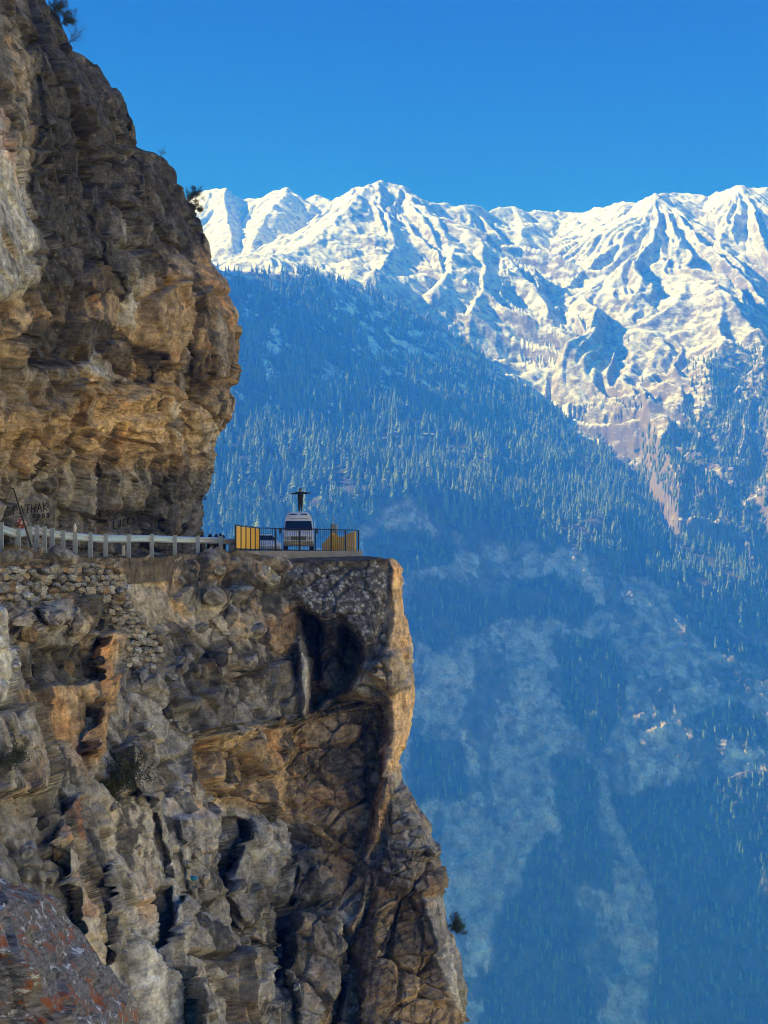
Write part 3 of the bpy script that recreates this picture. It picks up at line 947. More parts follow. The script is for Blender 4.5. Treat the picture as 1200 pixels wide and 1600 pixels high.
L_FEATS = [  # DARK on the cave and hollows paints in their shade
    ([(-80, 880), (60, 876), (150, 876), (192, 882), (208, 935), (160, 945), (120, 937), (70, 937), (-80, 950)], 1.1, 8, 0, 0, SOIL, 0.5),
    ([(172, 932), (216, 958), (242, 998), (258, 1022), (242, 1044), (198, 1048), (178, 990)], 1.1, 8, 0, 0, SOIL, 0.5),
    # polygon, depth offset m (minus = towards the viewer), edge px, tilt x, tilt y per 100 px, colour, amount
    ([(440, 892), (520, 882), (600, 874), (612, 885), (603, 960), (588, 1008), (562, 1012), (548, 985), (510, 975), (470, 950), (450, 925)], -0.6, 10, 0.3, -1.0, CONG, 0.85),
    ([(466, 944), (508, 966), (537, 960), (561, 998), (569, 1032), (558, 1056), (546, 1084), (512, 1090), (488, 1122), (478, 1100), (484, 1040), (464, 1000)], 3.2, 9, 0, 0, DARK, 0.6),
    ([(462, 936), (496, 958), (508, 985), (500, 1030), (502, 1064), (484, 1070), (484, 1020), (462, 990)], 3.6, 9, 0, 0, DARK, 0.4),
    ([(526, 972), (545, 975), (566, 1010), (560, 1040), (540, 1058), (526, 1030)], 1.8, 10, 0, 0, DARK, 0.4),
    ([(482, 1060), (560, 1085), (600, 1092), (612, 1140), (600, 1220), (586, 1290), (574, 1340), (552, 1400), (530, 1395), (512, 1340), (480, 1285), (465, 1200), (472, 1130)], 1.9, 16, 0.5, -0.6, None, 0),
    ([(600, 872), (660, 872), (660, 1160), (645, 1200), (612, 1245), (600, 1290), (582, 1340), (576, 1400), (560, 1465), (550, 1450), (565, 1400), (577, 1335), (587, 1260), (598, 1200), (613, 1135), (606, 1085), (572, 1052), (600, 1010), (607, 960)], -1.3, 8, 3.0, 0, TAN, 0.95),
    ([(592, 1024), (640, 1008), (660, 1060), (640, 1082), (612, 1086), (566, 1050)], -0.8, 10, 1.0, 0, MID, 0.85),
    ([(575, 1345), (610, 1330), (690, 1338), (720, 1390), (690, 1402), (705, 1450), (735, 1560), (740, 1680), (562, 1680), (556, 1480), (578, 1405)], -1.6, 10, 0.6, -0.5, None, 0),
    ([(606, 1215), (628, 1200), (655, 1260), (690, 1335), (600, 1335), (604, 1275)], -0.5, 8, 2, 0, GREY, 0.8),
    ([(655, 1400), (700, 1395), (725, 1480), (745, 1560), (730, 1600), (700, 1545), (672, 1475)], -0.5, 8, 1.5, 0, PALE, 0.8),
    ([(590, 1340), (690, 1338), (702, 1388), (640, 1400), (600, 1392)], -0.8, 7, 0.5, -0.4, GREY, 0.4),
    ([(466, 1412), (530, 1392), (548, 1440), (550, 1500), (532, 1550), (508, 1610), (460, 1620), (455, 1480)], -2.2, 12, 0.8, -0.5, None, 0),
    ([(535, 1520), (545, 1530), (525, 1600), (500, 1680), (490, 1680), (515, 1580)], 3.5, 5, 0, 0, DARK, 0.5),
    ([(455, 1330), (490, 1310), (530, 1390), (480, 1420), (455, 1400)], -1.0, 9, 0.4, 0.4, SLATE, 0.6),
    ([(385, 1270), (440, 1285), (464, 1340), (455, 1380), (440, 1420), (425, 1458), (385, 1442), (370, 1400), (374, 1330)], -2.6, 16, 1.0, -0.6, None, 0),
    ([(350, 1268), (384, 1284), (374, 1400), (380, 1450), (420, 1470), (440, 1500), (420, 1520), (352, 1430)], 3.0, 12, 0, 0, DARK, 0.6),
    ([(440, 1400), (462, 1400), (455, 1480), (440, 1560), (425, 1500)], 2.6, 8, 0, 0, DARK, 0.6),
    ([(255, 1098), (300, 1080), (380, 1058), (450, 1020), (472, 1085), (470, 1132), (350, 1162), (292, 1168)], -1.4, 12, 0.4, 0.9, None, 0),
    ([(466, 952), (480, 1000), (485, 1060), (480, 1132), (470, 1112), (464, 1040)], -1.6, 4, 1.0, 0, PALE, 0.7),
    ([(425, 960), (462, 940), (466, 1010), (440, 1030), (425, 1010)], -0.6, 8, 1.0, 0, ORNG, 0.45),
    ([(312, 918), (385, 916), (388, 944), (340, 955), (318, 948)], -1.2, 7, 0.2, 0.5, GREY, 0.6),
    ([(330, 962), (400, 942), (412, 1000), (350, 1004)], -0.9, 8, 0.4, 0.2, MID, 0.5),
    ([(290, 1000), (360, 1010), (380, 1050), (330, 1070), (270, 1050)], -0.9, 9, 0.4, 0.2, GREY, 0.6),
    ([(212, 1040), (270, 1030), (272, 1080), (255, 1096), (215, 1075)], -1.1, 9, 0.4, 0.2, GREY, 0.6),
    ([(295, 868), (345, 868), (395, 885), (390, 915), (330, 905), (300, 890)], -0.5, 8, 0.3, 0.5, DARK, 0.4),
    ([(400, 870), (430, 872), (445, 890), (440, 930), (420, 915), (405, 895)], -0.7, 7, 0.8, 0, MID, 0.7),
    ([(190, 872), (280, 870), (276, 930), (312, 968), (290, 985), (232, 990), (206, 960)], 1.0, 14, 0, -0.6, SOIL, 0.95),
    ([(-80, 948), (16, 946), (27, 1010), (25, 1062), (14, 1102), (-80, 1112)], -4.0, 6, 0.8, 0, PALE, 0.85),
    ([(25, 962), (48, 944), (62, 990), (42, 1004)], -1.4, 7, 0.6, 0.3, MID, 0.6),
    ([(53, 948), (98, 938), (110, 968), (82, 990), (58, 985)], -1.7, 9, 0.6, 0.3, GREY, 0.7),
    ([(103, 940), (130, 958), (137, 985), (120, 1000), (98, 996)], -1.3, 8, 0.8, 0.3, MID, 0.6),
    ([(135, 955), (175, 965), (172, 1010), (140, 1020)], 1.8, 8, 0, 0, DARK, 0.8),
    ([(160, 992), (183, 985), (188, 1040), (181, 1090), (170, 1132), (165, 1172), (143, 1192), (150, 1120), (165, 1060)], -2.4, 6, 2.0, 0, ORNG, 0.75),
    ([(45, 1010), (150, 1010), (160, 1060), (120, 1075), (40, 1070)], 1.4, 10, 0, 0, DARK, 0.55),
    ([(-80, 1112), (40, 1100), (62, 1160), (82, 1202), (76, 1242), (-80, 1255)], -3.2, 10, 0.9, -0.4, GREY, 0.75),
    ([(100, 1252), (118, 1240), (132, 1330), (150, 1400), (162, 1480), (166, 1532), (145, 1522), (130, 1452), (110, 1380), (96, 1300)], -2.2, 6, 2.0, 0, MID, 0.6),
    ([(103, 1245), (125, 1250), (128, 1320), (108, 1310)], 0.0, 4, 0, 0, RUST, 0.6),
    ([(120, 1360), (140, 1370), (150, 1440), (130, 1430)], 0.0, 4, 0, 0, RUST, 0.35),
    ([(195, 1162), (225, 1142), (245, 1202), (256, 1282), (286, 1372), (268, 1382), (240, 1282), (200, 1222)], -2.2, 6, 1.6, 0, GREY, 0.5),
    ([(165, 1352), (190, 1340), (232, 1490), (248, 1680), (205, 1680), (182, 1482)], -2.0, 6, 1.6, 0, PALE, 0.5),
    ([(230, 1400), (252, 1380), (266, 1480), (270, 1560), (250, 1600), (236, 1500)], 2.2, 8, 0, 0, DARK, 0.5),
    ([(258, 1278), (350, 1262), (358, 1330), (355, 1398), (312, 1422), (282, 1372)], -1.4, 10, 0.6, -0.3, GREY, 0.6),
    ([(268, 1392), (302, 1398), (332, 1432), (380, 1462), (396, 1522), (412, 1610), (420, 1690), (270, 1690), (264, 1500)], -4.2, 20, 1.0, -0.8, GREY, 0.8),
    ([(365, 1470), (392, 1480), (408, 1560), (420, 1680), (395, 1680), (370, 1560)], 0.0, 6, 0, 0, PALE, 0.6),
    ([(400, 1480), (432, 1470), (440, 1560), (425, 1610), (405, 1580)], -0.6, 8, 0.4, 0, SLATE, 0.5),
    ([(425, 1560), (460, 1550), (462, 1640), (430, 1650)], -1.2, 8, 0.4, 0, SLATE, 0.5),
]


def l_steep(fx, fy):
    line = np.interp(fy, [860, 1000, 1150, 1250, 1400, 1680], [-80, 120, 190, 280, 300, 300])
    return sstep(10, -10, fx - line) * sstep(990, 1040, fy)


def l_strat(fx, fy):
    a = poly_sd([(290, 1150), (470, 1120), (600, 1090), (600, 1380), (480, 1300), (300, 1220)], fx, fy)
    b = poly_sd([(580, 1340), (700, 1330), (740, 1680), (560, 1680)], fx, fy)
    return 0.25 + 0.6 * sstep(-10, 15, np.maximum(a, b)) - 0.2 * sstep(600, 612, fx) * sstep(1300, 1200, fy)


lower_cliff = make_cliff('cliff_below_road', -70, L_SIL, L_TOP, 1680, L_CX, L_CY, L_TAB, L_FEATS, L_ZONES, 680, 560, 36, 46, 4.0, (-16, 55, 0), 100, l_steep, l_strat,
                         varnish=lambda a, b: -0.16 + 0.10 * sstep(1100, 900, b) * sstep(200, 280, a) - 0.25 * sstep(590, 610, a) * sstep(1320, 1250, b))
tag(lower_cliff, kind='structure')

# --- above the road
U_SIL = [(-60, -160), (20, -60), (62, 0), (90, 40), (118, 78), (150, 108), (188, 150), (212, 192), (215, 230), (244, 236), (266, 254), (290, 300), (312, 345), (326, 385), (334, 412), (354, 440), (376, 488), (377, 560), (369, 600), (367, 652), (343, 682), (339, 735), (329, 762), (317, 778), (318, 800), (323, 832), (325, 900)]
U_TOP = ([-100, 400], [-150, -150])
U_CX = [-60, 0, 100, 200, 300, 380]
U_CY = [-150, 0, 150, 350, 500, 650, 740, 870]
U_TAB = [[72, 76, 86, 96, 106, 110],
         [68, 72, 82, 92, 102, 108],
         [65, 69, 79, 89, 99, 105],
         [63, 67, 76, 86, 97, 101],
         [61, 65, 74, 84, 94, 99],
         [62, 66, 76, 86, 95, 99],
         [65, 69, 79, 89, 98, 102],
         [67, 71, 81, 91, 101, 105]]
U_ZONES = [
    ([(-80, -200), (330, -200), (330, 410), (-80, 480)], DARK, 0.55, 20),
    ([(0, 120), (40, 130), (50, 330), (70, 420), (30, 480), (-80, 480)], MID, 0.5, 7),
    ([(-80, 470), (380, 430), (380, 740), (-80, 740)], OCHRE, 0.55, 17),
    ([(220, 380), (380, 380), (380, 620), (230, 620)], BROWN, 0.55, 10),
    ([(60, 430), (160, 440), (150, 510), (60, 510)], BROWN, 0.6, 7),
    ([(-80, 610), (300, 600), (300, 730), (-80, 735)], OCHRE, 0.5, 7),
    ([(-80, 745), (330, 740), (330, 880), (-80, 880)], GREY, 0.6, 12),
    ([(140, 745), (330, 730), (330, 880), (140, 880)], DARK, 0.45, 10),
    ([(155, 360), (180, 330), (170, 470), (155, 470)], ORNG, 0.5, 5),
    ([(10, 60), (40, 50), (45, 160), (15, 150)], MID, 0.6, 5),
]
U_FEATS = [
    ([(-90, 170), (4, 163), (14, 240), (38, 300), (58, 355), (82, 408), (62, 440), (20, 470), (-90, 485)], -3.2, 8, 1.5, -0.6, PALE, 0.9),
    ([(-20, 165), (6, 165), (16, 240), (20, 265), (5, 250), (0, 200)], 0.0, 5, 0, 0, RUST, 0.45),
    ([(50, 70), (120, 90), (160, 200), (170, 330), (150, 470), (100, 490), (60, 420), (40, 300), (55, 200)], -0.9, 12, 0.6, 0, DARK, 0.4),
    ([(170, 165), (200, 170), (220, 235), (222, 300), (200, 320), (180, 260)], 2.2, 10, 0, 0, DARK, 0.5),  # hollow: its shadow painted in with DARK
    ([(160, 110), (200, 150), (216, 200), (218, 232), (195, 200), (175, 180)], -0.5, 8, 1.0, 0, DARK, 0.3),
    ([(222, 230), (245, 236), (272, 264), (310, 335), (330, 400), (300, 400), (250, 400), (224, 330)], 1.6, 8, 1.0, 0, DARK, 0.4),
    ([(262, 250), (285, 280), (300, 330), (280, 330), (262, 290)], -0.8, 6, 1.0, 0, DARK, 0.3),
    ([(155, 322), (182, 300), (216, 340), (223, 420), (229, 520), (202, 512), (186, 442), (160, 402)], -1.2, 7, 0.8, 0, GREY, 0.8),
    ([(186, 330), (200, 330), (222, 420), (228, 515), (212, 520), (200, 440)], -0.4, 5, 1.0, 0, PALE, 0.4),
    ([(296, 470), (318, 440), (350, 436), (380, 490), (380, 562), (364, 598), (300, 604), (294, 540)], -1.1, 10, 0.5, -0.5, BROWN, 0.5),
    ([(345, 480), (356, 500), (362, 590), (354, 590), (340, 530)], -0.3, 4, 1.0, 0, PALE, 0.5),
    ([(286, 400), (292, 400), (293, 490), (287, 490)], 1.6, 3, 0, 0, DARK, 0.6),
    ([(284, 520), (294, 500), (296, 560), (288, 690), (281, 690), (283, 600)], -0.6, 4, 0, 0, PALE, 0.55),
    ([(260, 610), (272, 620), (285, 700), (290, 720), (275, 715), (262, 660)], -0.5, 5, 0, 0, PALE, 0.5),
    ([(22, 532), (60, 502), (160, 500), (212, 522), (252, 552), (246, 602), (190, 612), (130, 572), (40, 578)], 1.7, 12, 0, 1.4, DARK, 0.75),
    ([(-80, 560), (40, 575), (128, 575), (128, 612), (100, 640), (-80, 640)], -0.5, 8, 0, 0.4, GREY, 0.5),
    ([(124, 562), (138, 544), (180, 570), (212, 602), (180, 598), (130, 582)], -1.0, 5, 0.3, 0.4, PALE, 0.7),
    ([(135, 560), (170, 530), (205, 540), (240, 580), (210, 598), (178, 566)], -1.5, 8, 0.3, 0.4, OCHRE, 0.6),
    ([(122, 600), (255, 612), (262, 660), (200, 680), (145, 690), (128, 640)], -0.8, 7, 0.3, 0.3, OCHRE, 0.4),
    ([(130, 620), (152, 630), (158, 675), (140, 668)], -0.3, 4, 0.5, 0, PALE, 0.35),
    ([(-80, 640), (130, 630), (140, 690), (60, 705), (-80, 700)], -0.4, 6, 0.3, 0.3, None, 0),
    ([(312, 660), (345, 662), (345, 690), (338, 735), (318, 730)], -0.7, 7, 0.6, 0, MID, 0.8),
    ([(130, 715), (145, 700), (165, 740), (150, 760), (133, 750)], 1.3, 6, 0, 0, DARK, 0.6),
    ([(160, 740), (215, 735), (222, 790), (170, 800)], -0.6, 9, 0.3, 0, MID, 0.5),
    ([(-80, 700), (135, 700), (135, 790), (-80, 800)], -0.4, 8, 0.3, 0.3, MID, 0.4),
    ([(150, 795), (240, 800), (250, 830), (150, 835)], 1.2, 8, 0, 0, DARK, 0.6),
    ([(296, 772), (322, 776), (320, 790), (300, 792)], 1.0, 5, 0, 0, DARK, 0.5),
]


def u_strat(fx, fy):
    return 0.2 + 0.75 * sstep(560, 620, fy) * sstep(770, 720, fy) + 0.2 * sstep(240, 300, fx)


UV_POLY = [(30, -200), (300, -200), (330, 380), (240, 420), (150, 500), (60, 470), (40, 330), (45, 150)]


def u_varnish(a, b):
    top = sstep(-30, 30, poly_sd(UV_POLY, a, b))
    mid = sstep(-10, 20, poly_sd([(20, 500), (160, 490), (255, 550), (245, 610), (130, 580), (30, 590)], a, b))
    return -0.20 + 0.44 * top + 0.35 * mid - 0.12 * sstep(620, 660, b) * sstep(740, 700, b)


upper_cliff = make_cliff('cliff_above_road', -90, U_SIL, U_TOP, 872, U_CX, U_CY, U_TAB, U_FEATS, U_ZONES, 330, 640, 40, 60, 6.0, (-30, 90, 0), 300, lambda a, b: np.zeros_like(a), u_strat, varnish=u_varnish,
                         calm=lambda a, b: np.maximum(sstep(-8, 4, poly_sd([(18, 780), (82, 780), (82, 812), (18, 812)], a, b)), sstep(-8, 4, poly_sd([(176, 804), (216, 804), (216, 828), (176, 828)], a, b))))
tag(upper_cliff, kind='structure')


bpy.context.view_layer.update()


def hit(ob, px, py, default=None):
    d = at(px, py, 1.0).normalized()
    ok, loc, nor, _ = ob.ray_cast(Vector((0, 0, 0)), d)
    if ok:
        return loc, nor
    return (at(px, py, default) if default else None), Vector((0, -1, 0))


def edge_depth(px):
    return float(np.interp(px, L_CX, L_TAB[0]))


def edge_y(px):
    return float(np.interp(px, *L_TOP))


# ------------------------------------------------------------------ road bench between the two cliffs
def road_bench():
    pxs = np.linspace(-400, 606, 210)
    nrw = 40
    rows = []
    for k in range(nrw):
        t = k / (nrw - 1)
        P = np.array([at(x, edge_y(x) - 0.5, edge_depth(x) - 0.15) for x in pxs])
        back = 50 * t ** 1.5
        P[:, 1] += back
        P[:, 0] -= back * np.interp(pxs, [-70, 606], [0.1, 0.36])
        zr = np.interp(pxs, [-70, 0, 165, 380, 606], [-0.35, -0.38, -0.55, -0.45, -0.62])
        P[:, 2] = P[:, 2] * (1 - min(1, t * 6)) + zr * min(1, t * 6)
        if k == 0:
            rows.append(P + np.array([0, 0.15, -1.3]))
        rows.append(P)
    V = np.concatenate(rows)
    V[:, 2] += fbm(V / 1.4, 4, 55) * 0.10
    c = np.tile(np.array([0.17, 0.145, 0.11]), (len(V), 1)) * (0.8 + 0.5 * fbm(V / 2.0, 3, 56))[:, None]
    return tag(mesh_np('road', V, grid_quads(nrw + 1, len(pxs))[:, ::-1], M_ROCK, colors=np.clip(c, 0.02, 1)), kind='structure')


road_bench()

# ------------------------------------------------------------------ the lichen boulder close to the viewer
B_SIL = [(-60, 1335), (10, 1366), (32, 1378), (48, 1410), (62, 1428), (88, 1452), (122, 1492), (150, 1522), (168, 1545), (186, 1580), (196, 1612), (216, 1700)]
LRUST, LWHITE, LDARK = (0.36, 0.11, 0.04), (0.66, 0.66, 0.64), (0.15, 0.14, 0.125)


def near_boulder():
    bm = bmesh.new()
    bmesh.ops.create_icosphere(bm, subdivisions=6, radius=2.7)
    V = np.array([v.co[:] for v in bm.verts])
    T = np.array([[v.index for v in f.verts] for f in bm.faces])
    bm.free()
    rs = np.random.default_rng(17)
    cuts = [((0.768, 0.10, 0.64), 1.44), ((0.39, 0.2, 0.92), 1.88), ((0.15, -0.93, 0.32), 1.15), ((0.62, -0.70, 0.35), 1.40), ((0.95, 0.1, 0.1), 1.42), ((-0.2, -0.6, 0.75), 1.60)]
    for k in range(26):
        nrm = rs.normal(size=3)
        cuts.append((tuple(nrm), rs.uniform(2.15, 2.5)))
    for nrm, off in cuts:
        nrm = np.array(nrm) / np.linalg.norm(nrm)
        dd = V @ nrm - off
        V = V - np.where(dd > 0, dd, 0)[:, None] * nrm * 0.97
    nn = V / np.linalg.norm(V, axis=1, keepdims=True)
    g = np.array(Matrix.Rotation(math.radians(38), 3, 'Y'))
    q = V @ g.T
    w = np.stack([fbm(q / 0.5, 3, 501), fbm(q / 0.5, 3, 502), fbm(q / 0.5, 3, 503)], 1)
    f1, e1, r1 = facets((q + 0.12 * w) / np.array([0.9, 0.9, 0.34]), 504)
    f2, e2, r2 = facets((q + 0.12 * w) / np.array([0.30, 0.30, 0.11]), 505)
    V = V + nn * (0.06 * f1 + 0.022 * f2 + 0.02 * fbm(q / 0.12, 4, 506, gain=0.6) - 0.05 * sstep(0.06, 0, e1))[:, None]
    c = np.array(LDARK) * (0.7 + 0.5 * r1 + 0.3 * r2)[:, None]
    ob = mesh_np('lichen_boulder', V, T, M_ROCK, smooth=False, colors=c)
    ob.location = at(-60, 1750, 13.5)
    return ob


near_rock = near_boulder()
tag(near_rock, 'dark boulder crusted with rust and white lichen in the bottom left corner', 'boulder')



def lichen_mat():
    """dark foliated rock with rust and white lichen crusts"""
    m, nt, b = new_mat('lichen_rock')
    N, L = nt.nodes, nt.links
    tc = N.new('ShaderNodeTexCoord')

    def tex(scale, stretch, detail, rough, rot=0.66):
        mp = N.new('ShaderNodeMapping')
        mp.inputs['Rotation'].default_value = (0.25, rot, 0.3)
        mp.inputs['Scale'].default_value = (1, 1, stretch)
        L.new(tc.outputs['Object'], mp.inputs['Vector'])
        n = N.new('ShaderNodeTexNoise')
        n.inputs['Scale'].default_value = scale
        n.inputs['Detail'].default_value = detail
        n.inputs['Roughness'].default_value = rough
        n.inputs['Distortion'].default_value = 0.15
        L.new(mp.outputs[0], n.inputs['Vector'])
        return n.outputs['Fac']

    def ramp(v, lo, hi):
        r = N.new('ShaderNodeMapRange')
        r.inputs[1].default_value = lo
        r.inputs[2].default_value = hi
        L.new(v, r.inputs[0])
        return r.outputs[0]

    def mix(f, a, c):
        x = N.new('ShaderNodeMix')
        x.data_type = 'RGBA'
        L.new(f, x.inputs['Factor'])
        if isinstance(a, tuple):
            x.inputs['A'].default_value = (*a, 1)
        else:
            L.new(a, x.inputs['A'])
        if isinstance(c, tuple):
            x.inputs['B'].default_value = (*c, 1)
        else:
            L.new(c, x.inputs['B'])
        return x.outputs['Result']
    streak = tex(7.0, 5.0, 6, 0.66)
    c = mix(ramp(streak, 0.32, 0.68), (0.035, 0.032, 0.028), (0.36, 0.325, 0.28))
    c = mix(ramp(tex(3.0, 2.0, 7, 0.7), 0.55, 0.60), c, LRUST)
    c = mix(ramp(tex(4.5, 2.4, 7, 0.72, 0.5), 0.585, 0.61), c, LWHITE)
    c = mix(ramp(tex(3.0, 3.0, 9, 0.7, 0.8), 0.60, 0.72), c, (0.22, 0.22, 0.23))
    L.new(c, b.inputs['Base Color'])
    bp = N.new('ShaderNodeBump')
    bp.inputs['Strength'].default_value = 0.9
    bp.inputs['Distance'].default_value = 0.03
    L.new(streak, bp.inputs['Height'])
    L.new(bp.outputs['Normal'], b.inputs['Normal'])
    b.inputs['Roughness'].default_value = 0.9
    return m


near_rock.data.materials[0] = lichen_mat()

# ------------------------------------------------------------------ loose rocks
def ico_rock(name, seed, squash, col):
    bm = bmesh.new()
    bmesh.ops.create_icosphere(bm, subdivisions=4, radius=1.0)
    V = np.array([v.co[:] for v in bm.verts])
    T = np.array([[v.index for v in f.verts] for f in bm.faces])
    bm.free()
    rs = np.random.default_rng(seed)
    # cut by random planes for a blocky outline
    for k in range(16):
        nrm = rs.normal(size=3)
        nrm /= np.linalg.norm(nrm)
        off = rs.uniform(0.50, 0.85)
        dd = V @ nrm - off
        V = V - np.where(dd > 0, dd, 0)[:, None] * nrm * 0.96
    f, e, r = facets(V * 2.2 + seed, seed + 3)
    V = V * (1 + 0.05 * f[:, None] + 0.05 * fbm(V * 3 + seed, 4, seed, gain=0.6)[:, None]) * np.array(squash)
    c = np.array(col) * (0.75 + 0.5 * r[:, None]) * (0.85 + 0.5 * fbm(V * 2.3 + 7, 4, seed + 5)[:, None])
    ob = mesh_np(name, V, T, M_ROCK, smooth=False, colors=np.clip(c, 0.02, 0.8))
    return ob


proto = [ico_rock('rock_block', 900 + k, s, c) for k, (s, c) in enumerate([((1.2, 1, 0.8), GREY), ((1, 1, 1.1), MID), ((1.4, 1, 0.7), SLATE), ((0.9, 1, 1.2), BROWN), ((1.2, 1, 0.9), PALE), ((1.1, 1, 0.8), DARK)])]
first_use = set()


def rock_at(ob, px, py, w_px, kind, sink=0.35, rz=None):
    loc, nor = hit(ob, px, py)
    if loc is None:
        return
    k = proto[kind]
    if kind not in first_use:
        first_use.add(kind)
        o = k
    else:
        o = k.copy()
        COL.objects.link(o)
    r = w_px / 2 * loc.y / F_PX
    o.parent = ob
    o.location = loc + Vector((0, 1, 0)) * r * sink
    o.rotation_euler = (random.uniform(-0.5, 0.5), random.uniform(-0.5, 0.5), random.uniform(0, 6.28) if rz is None else rz)
    s = r * random.uniform(0.9, 1.1)
    o.scale = (s, s, s)


for px, py, w, k in [(330, 930, 46, 0), (372, 925, 38, 2), (425, 905, 30, 4), (360, 965, 40, 1), (400, 985, 34, 0), (310, 985, 34, 2), (290, 1030, 38, 0), (338, 1030, 46, 5), (385, 1035, 40, 0),
                     (235, 1068, 48, 0), (262, 1060, 30, 2), (40, 985, 36, 3), (78, 965, 44, 0), (118, 975, 34, 1), (20, 1040, 26, 4), (50, 1050, 30, 5), (150, 1035, 26, 5), (105, 1045, 34, 3),
                     (440, 1490, 22, 2), (452, 1520, 18, 0), (436, 1540, 24, 2), (450, 1570, 20, 0), (430, 1590, 26, 1), (465, 1545, 16, 4), (300, 1330, 30, 0), (335, 1345, 26, 2), (320, 1375, 24, 1), (290, 1350, 20, 0), (345, 1310, 24, 2),
                     (270, 1240, 22, 0), (300, 1235, 26, 1), (325, 1250, 20, 4), (60, 1290, 34, 5), (90, 1330, 26, 3), (40, 1330, 36, 2), (75, 1370, 30, 0), (30, 1150, 30, 0), (60, 1180, 26, 1),
                     (405, 1150, 28, 1), (375, 1140, 24, 0), (440, 1125, 22, 3), (650, 1300, 30, 0), (668, 1330, 26, 2), (620, 1320, 22, 0), (640, 1430, 24, 3), (600, 1440, 22, 3),
                     (412, 892, 18, 4), (300, 892, 20, 5), (282, 905, 16, 0), (340, 890, 24, 0), (255, 1115, 26, 5), (215, 1110, 22, 0), (228, 1135, 20, 4), (175, 1260, 20, 0), (190, 1290, 22, 1), (215, 1330, 20, 1)]:
    rock_at(lower_cliff, px, py, w, k)
for px, py, w, k in [(255, 826, 20, 5), (228, 822, 14, 0), (285, 822, 18, 5), (140, 818, 14, 1), (100, 822, 16, 0)]:
    rock_at(upper_cliff, px, py, w, k)


def loose_boulder(px, py, w_px, kind, depth, label, scale=(1, 1, 1), rot=(0, 0, 0)):
    o = proto[kind].copy()
    o.data = proto[kind].data.copy()
    COL.objects.link(o)
    o.name = 'boulder'
    o.parent = None
    o.location = at(px, py, depth)
    r = w_px / 2 * depth / F_PX
    o.scale = tuple(r * s for s in scale)
    o.rotation_euler = rot
    return tag(o, label, 'boulder')


loose_boulder(98, 866, 58, 0, 66.2, 'large grey boulder on the road edge in front of the guardrail', (0.9, 0.8, 0.75), (0.2, 0.3, 0.5))
loose_boulder(64, 859, 17, 1, 66.0, 'small tan block wedged at the foot of a guardrail post', (1, 0.8, 0.9), (0, 0.1, 0.3))

# ------------------------------------------------------------------ dry-stone walls under the road
def stone_wall(name, poly, size, label, dz, seed, tint):
    rs = np.random.default_rng(seed)
    P = np.array(poly, float)
    cxm, cym = P.mean(0)
    d0 = float(grid_interp(L_CX, L_CY, L_TAB, np.array([cxm]), np.array([cym]))[0])
    root = empty(name, at(cxm, P[:, 1].max(), d0))
    tag(root, label, 'stone wall')
    bpy.context.view_layer.update()
    inv = Matrix.Translation(-root.location)
    protos = []
    for k in range(8):
        bm = bmesh.new()
        bmesh.ops.create_cube(bm, size=1.0)
        bmesh.ops.subdivide_edges(bm, edges=bm.edges[:], cuts=2, use_grid_fill=True)
        for v in bm.verts:
            q = v.co.copy()
            v.co = v.co * (1 - 0.22 * max(0, q.length - 0.52) / 0.34)
            v.co += Vector(rs.uniform(-0.11, 0.11, 3))
        V = np.array([v.co[:] for v in bm.verts])
        Q = np.array([[v.index for v in f.verts] for f in bm.faces])
        bm.free()
        base = np.array([MID, MID, GREY, tint, GREY, PALE, tint, SLATE][k]) * rs.uniform(0.75, 1.1)
        c = base * (0.9 + 0.25 * rs.uniform(-1, 1, (len(V), 1)))
        o = mesh_np('stone', V, Q, M_ROCK, smooth=False, colors=np.clip(c, 0.02, 0.8))
        protos.append(o)
    used = set()
    y = P[:, 1].min()
    while y < P[:, 1].max():
        hrow = size * rs.uniform(0.6, 1.25)
        x = P[:, 0].min() + rs.uniform(-size, 0)
        while x < P[:, 0].max():
            w = size * rs.choice([0.55, 0.8, 1.0, 1.3, 1.9]) * rs.uniform(0.85, 1.15)
            xc, yc = x + w / 2, y + hrow / 2 + rs.uniform(-3, 3)
            if poly_sd(poly, np.array([xc]), np.array([yc]))[0] > -2:
                d = float(grid_interp(L_CX, L_CY, L_TAB, np.array([xc]), np.array([yc]))[0]) + dz + rs.uniform(-0.07, 0.07)
                k = int(rs.integers(0, 8))
                o = protos[k] if k not in used else protos[k].copy()
                if k in used:
                    COL.objects.link(o)
                used.add(k)
                o.parent = root
                m = d / F_PX
                o.location = at(xc, yc, d) - root.location
                o.scale = (w * m * 1.02, 0.6, hrow * m * rs.uniform(0.75, 1.25))
                o.rotation_euler = (rs.uniform(-0.1, 0.1), rs.uniform(-0.35, 0.35), math.radians(-18) + rs.uniform(-0.1, 0.1))
            x += w
        y += hrow
    for k, o in enumerate(protos):
        if k not in used:
            bpy.data.objects.remove(o)
    return root


W1 = [(-20, 890), (60, 884), (150, 880), (188, 884), (204, 935), (160, 944), (120, 936), (70, 934), (-20, 948)]
W2 = [(174, 934), (214, 958), (240, 998), (256, 1022), (240, 1042), (200, 1046), (180, 990)]
stone_wall('dry_stone_wall', W1, 10.5, 'dry stone retaining wall of tan blocks below the guardrail', 0.05, 5, (0.40, 0.29, 0.18))
stone_wall('dry_stone_wall', W2, 9.0, 'lower grey dry stone wall beside the bare earth slope', 0.05, 6, (0.30, 0.27, 0.21))

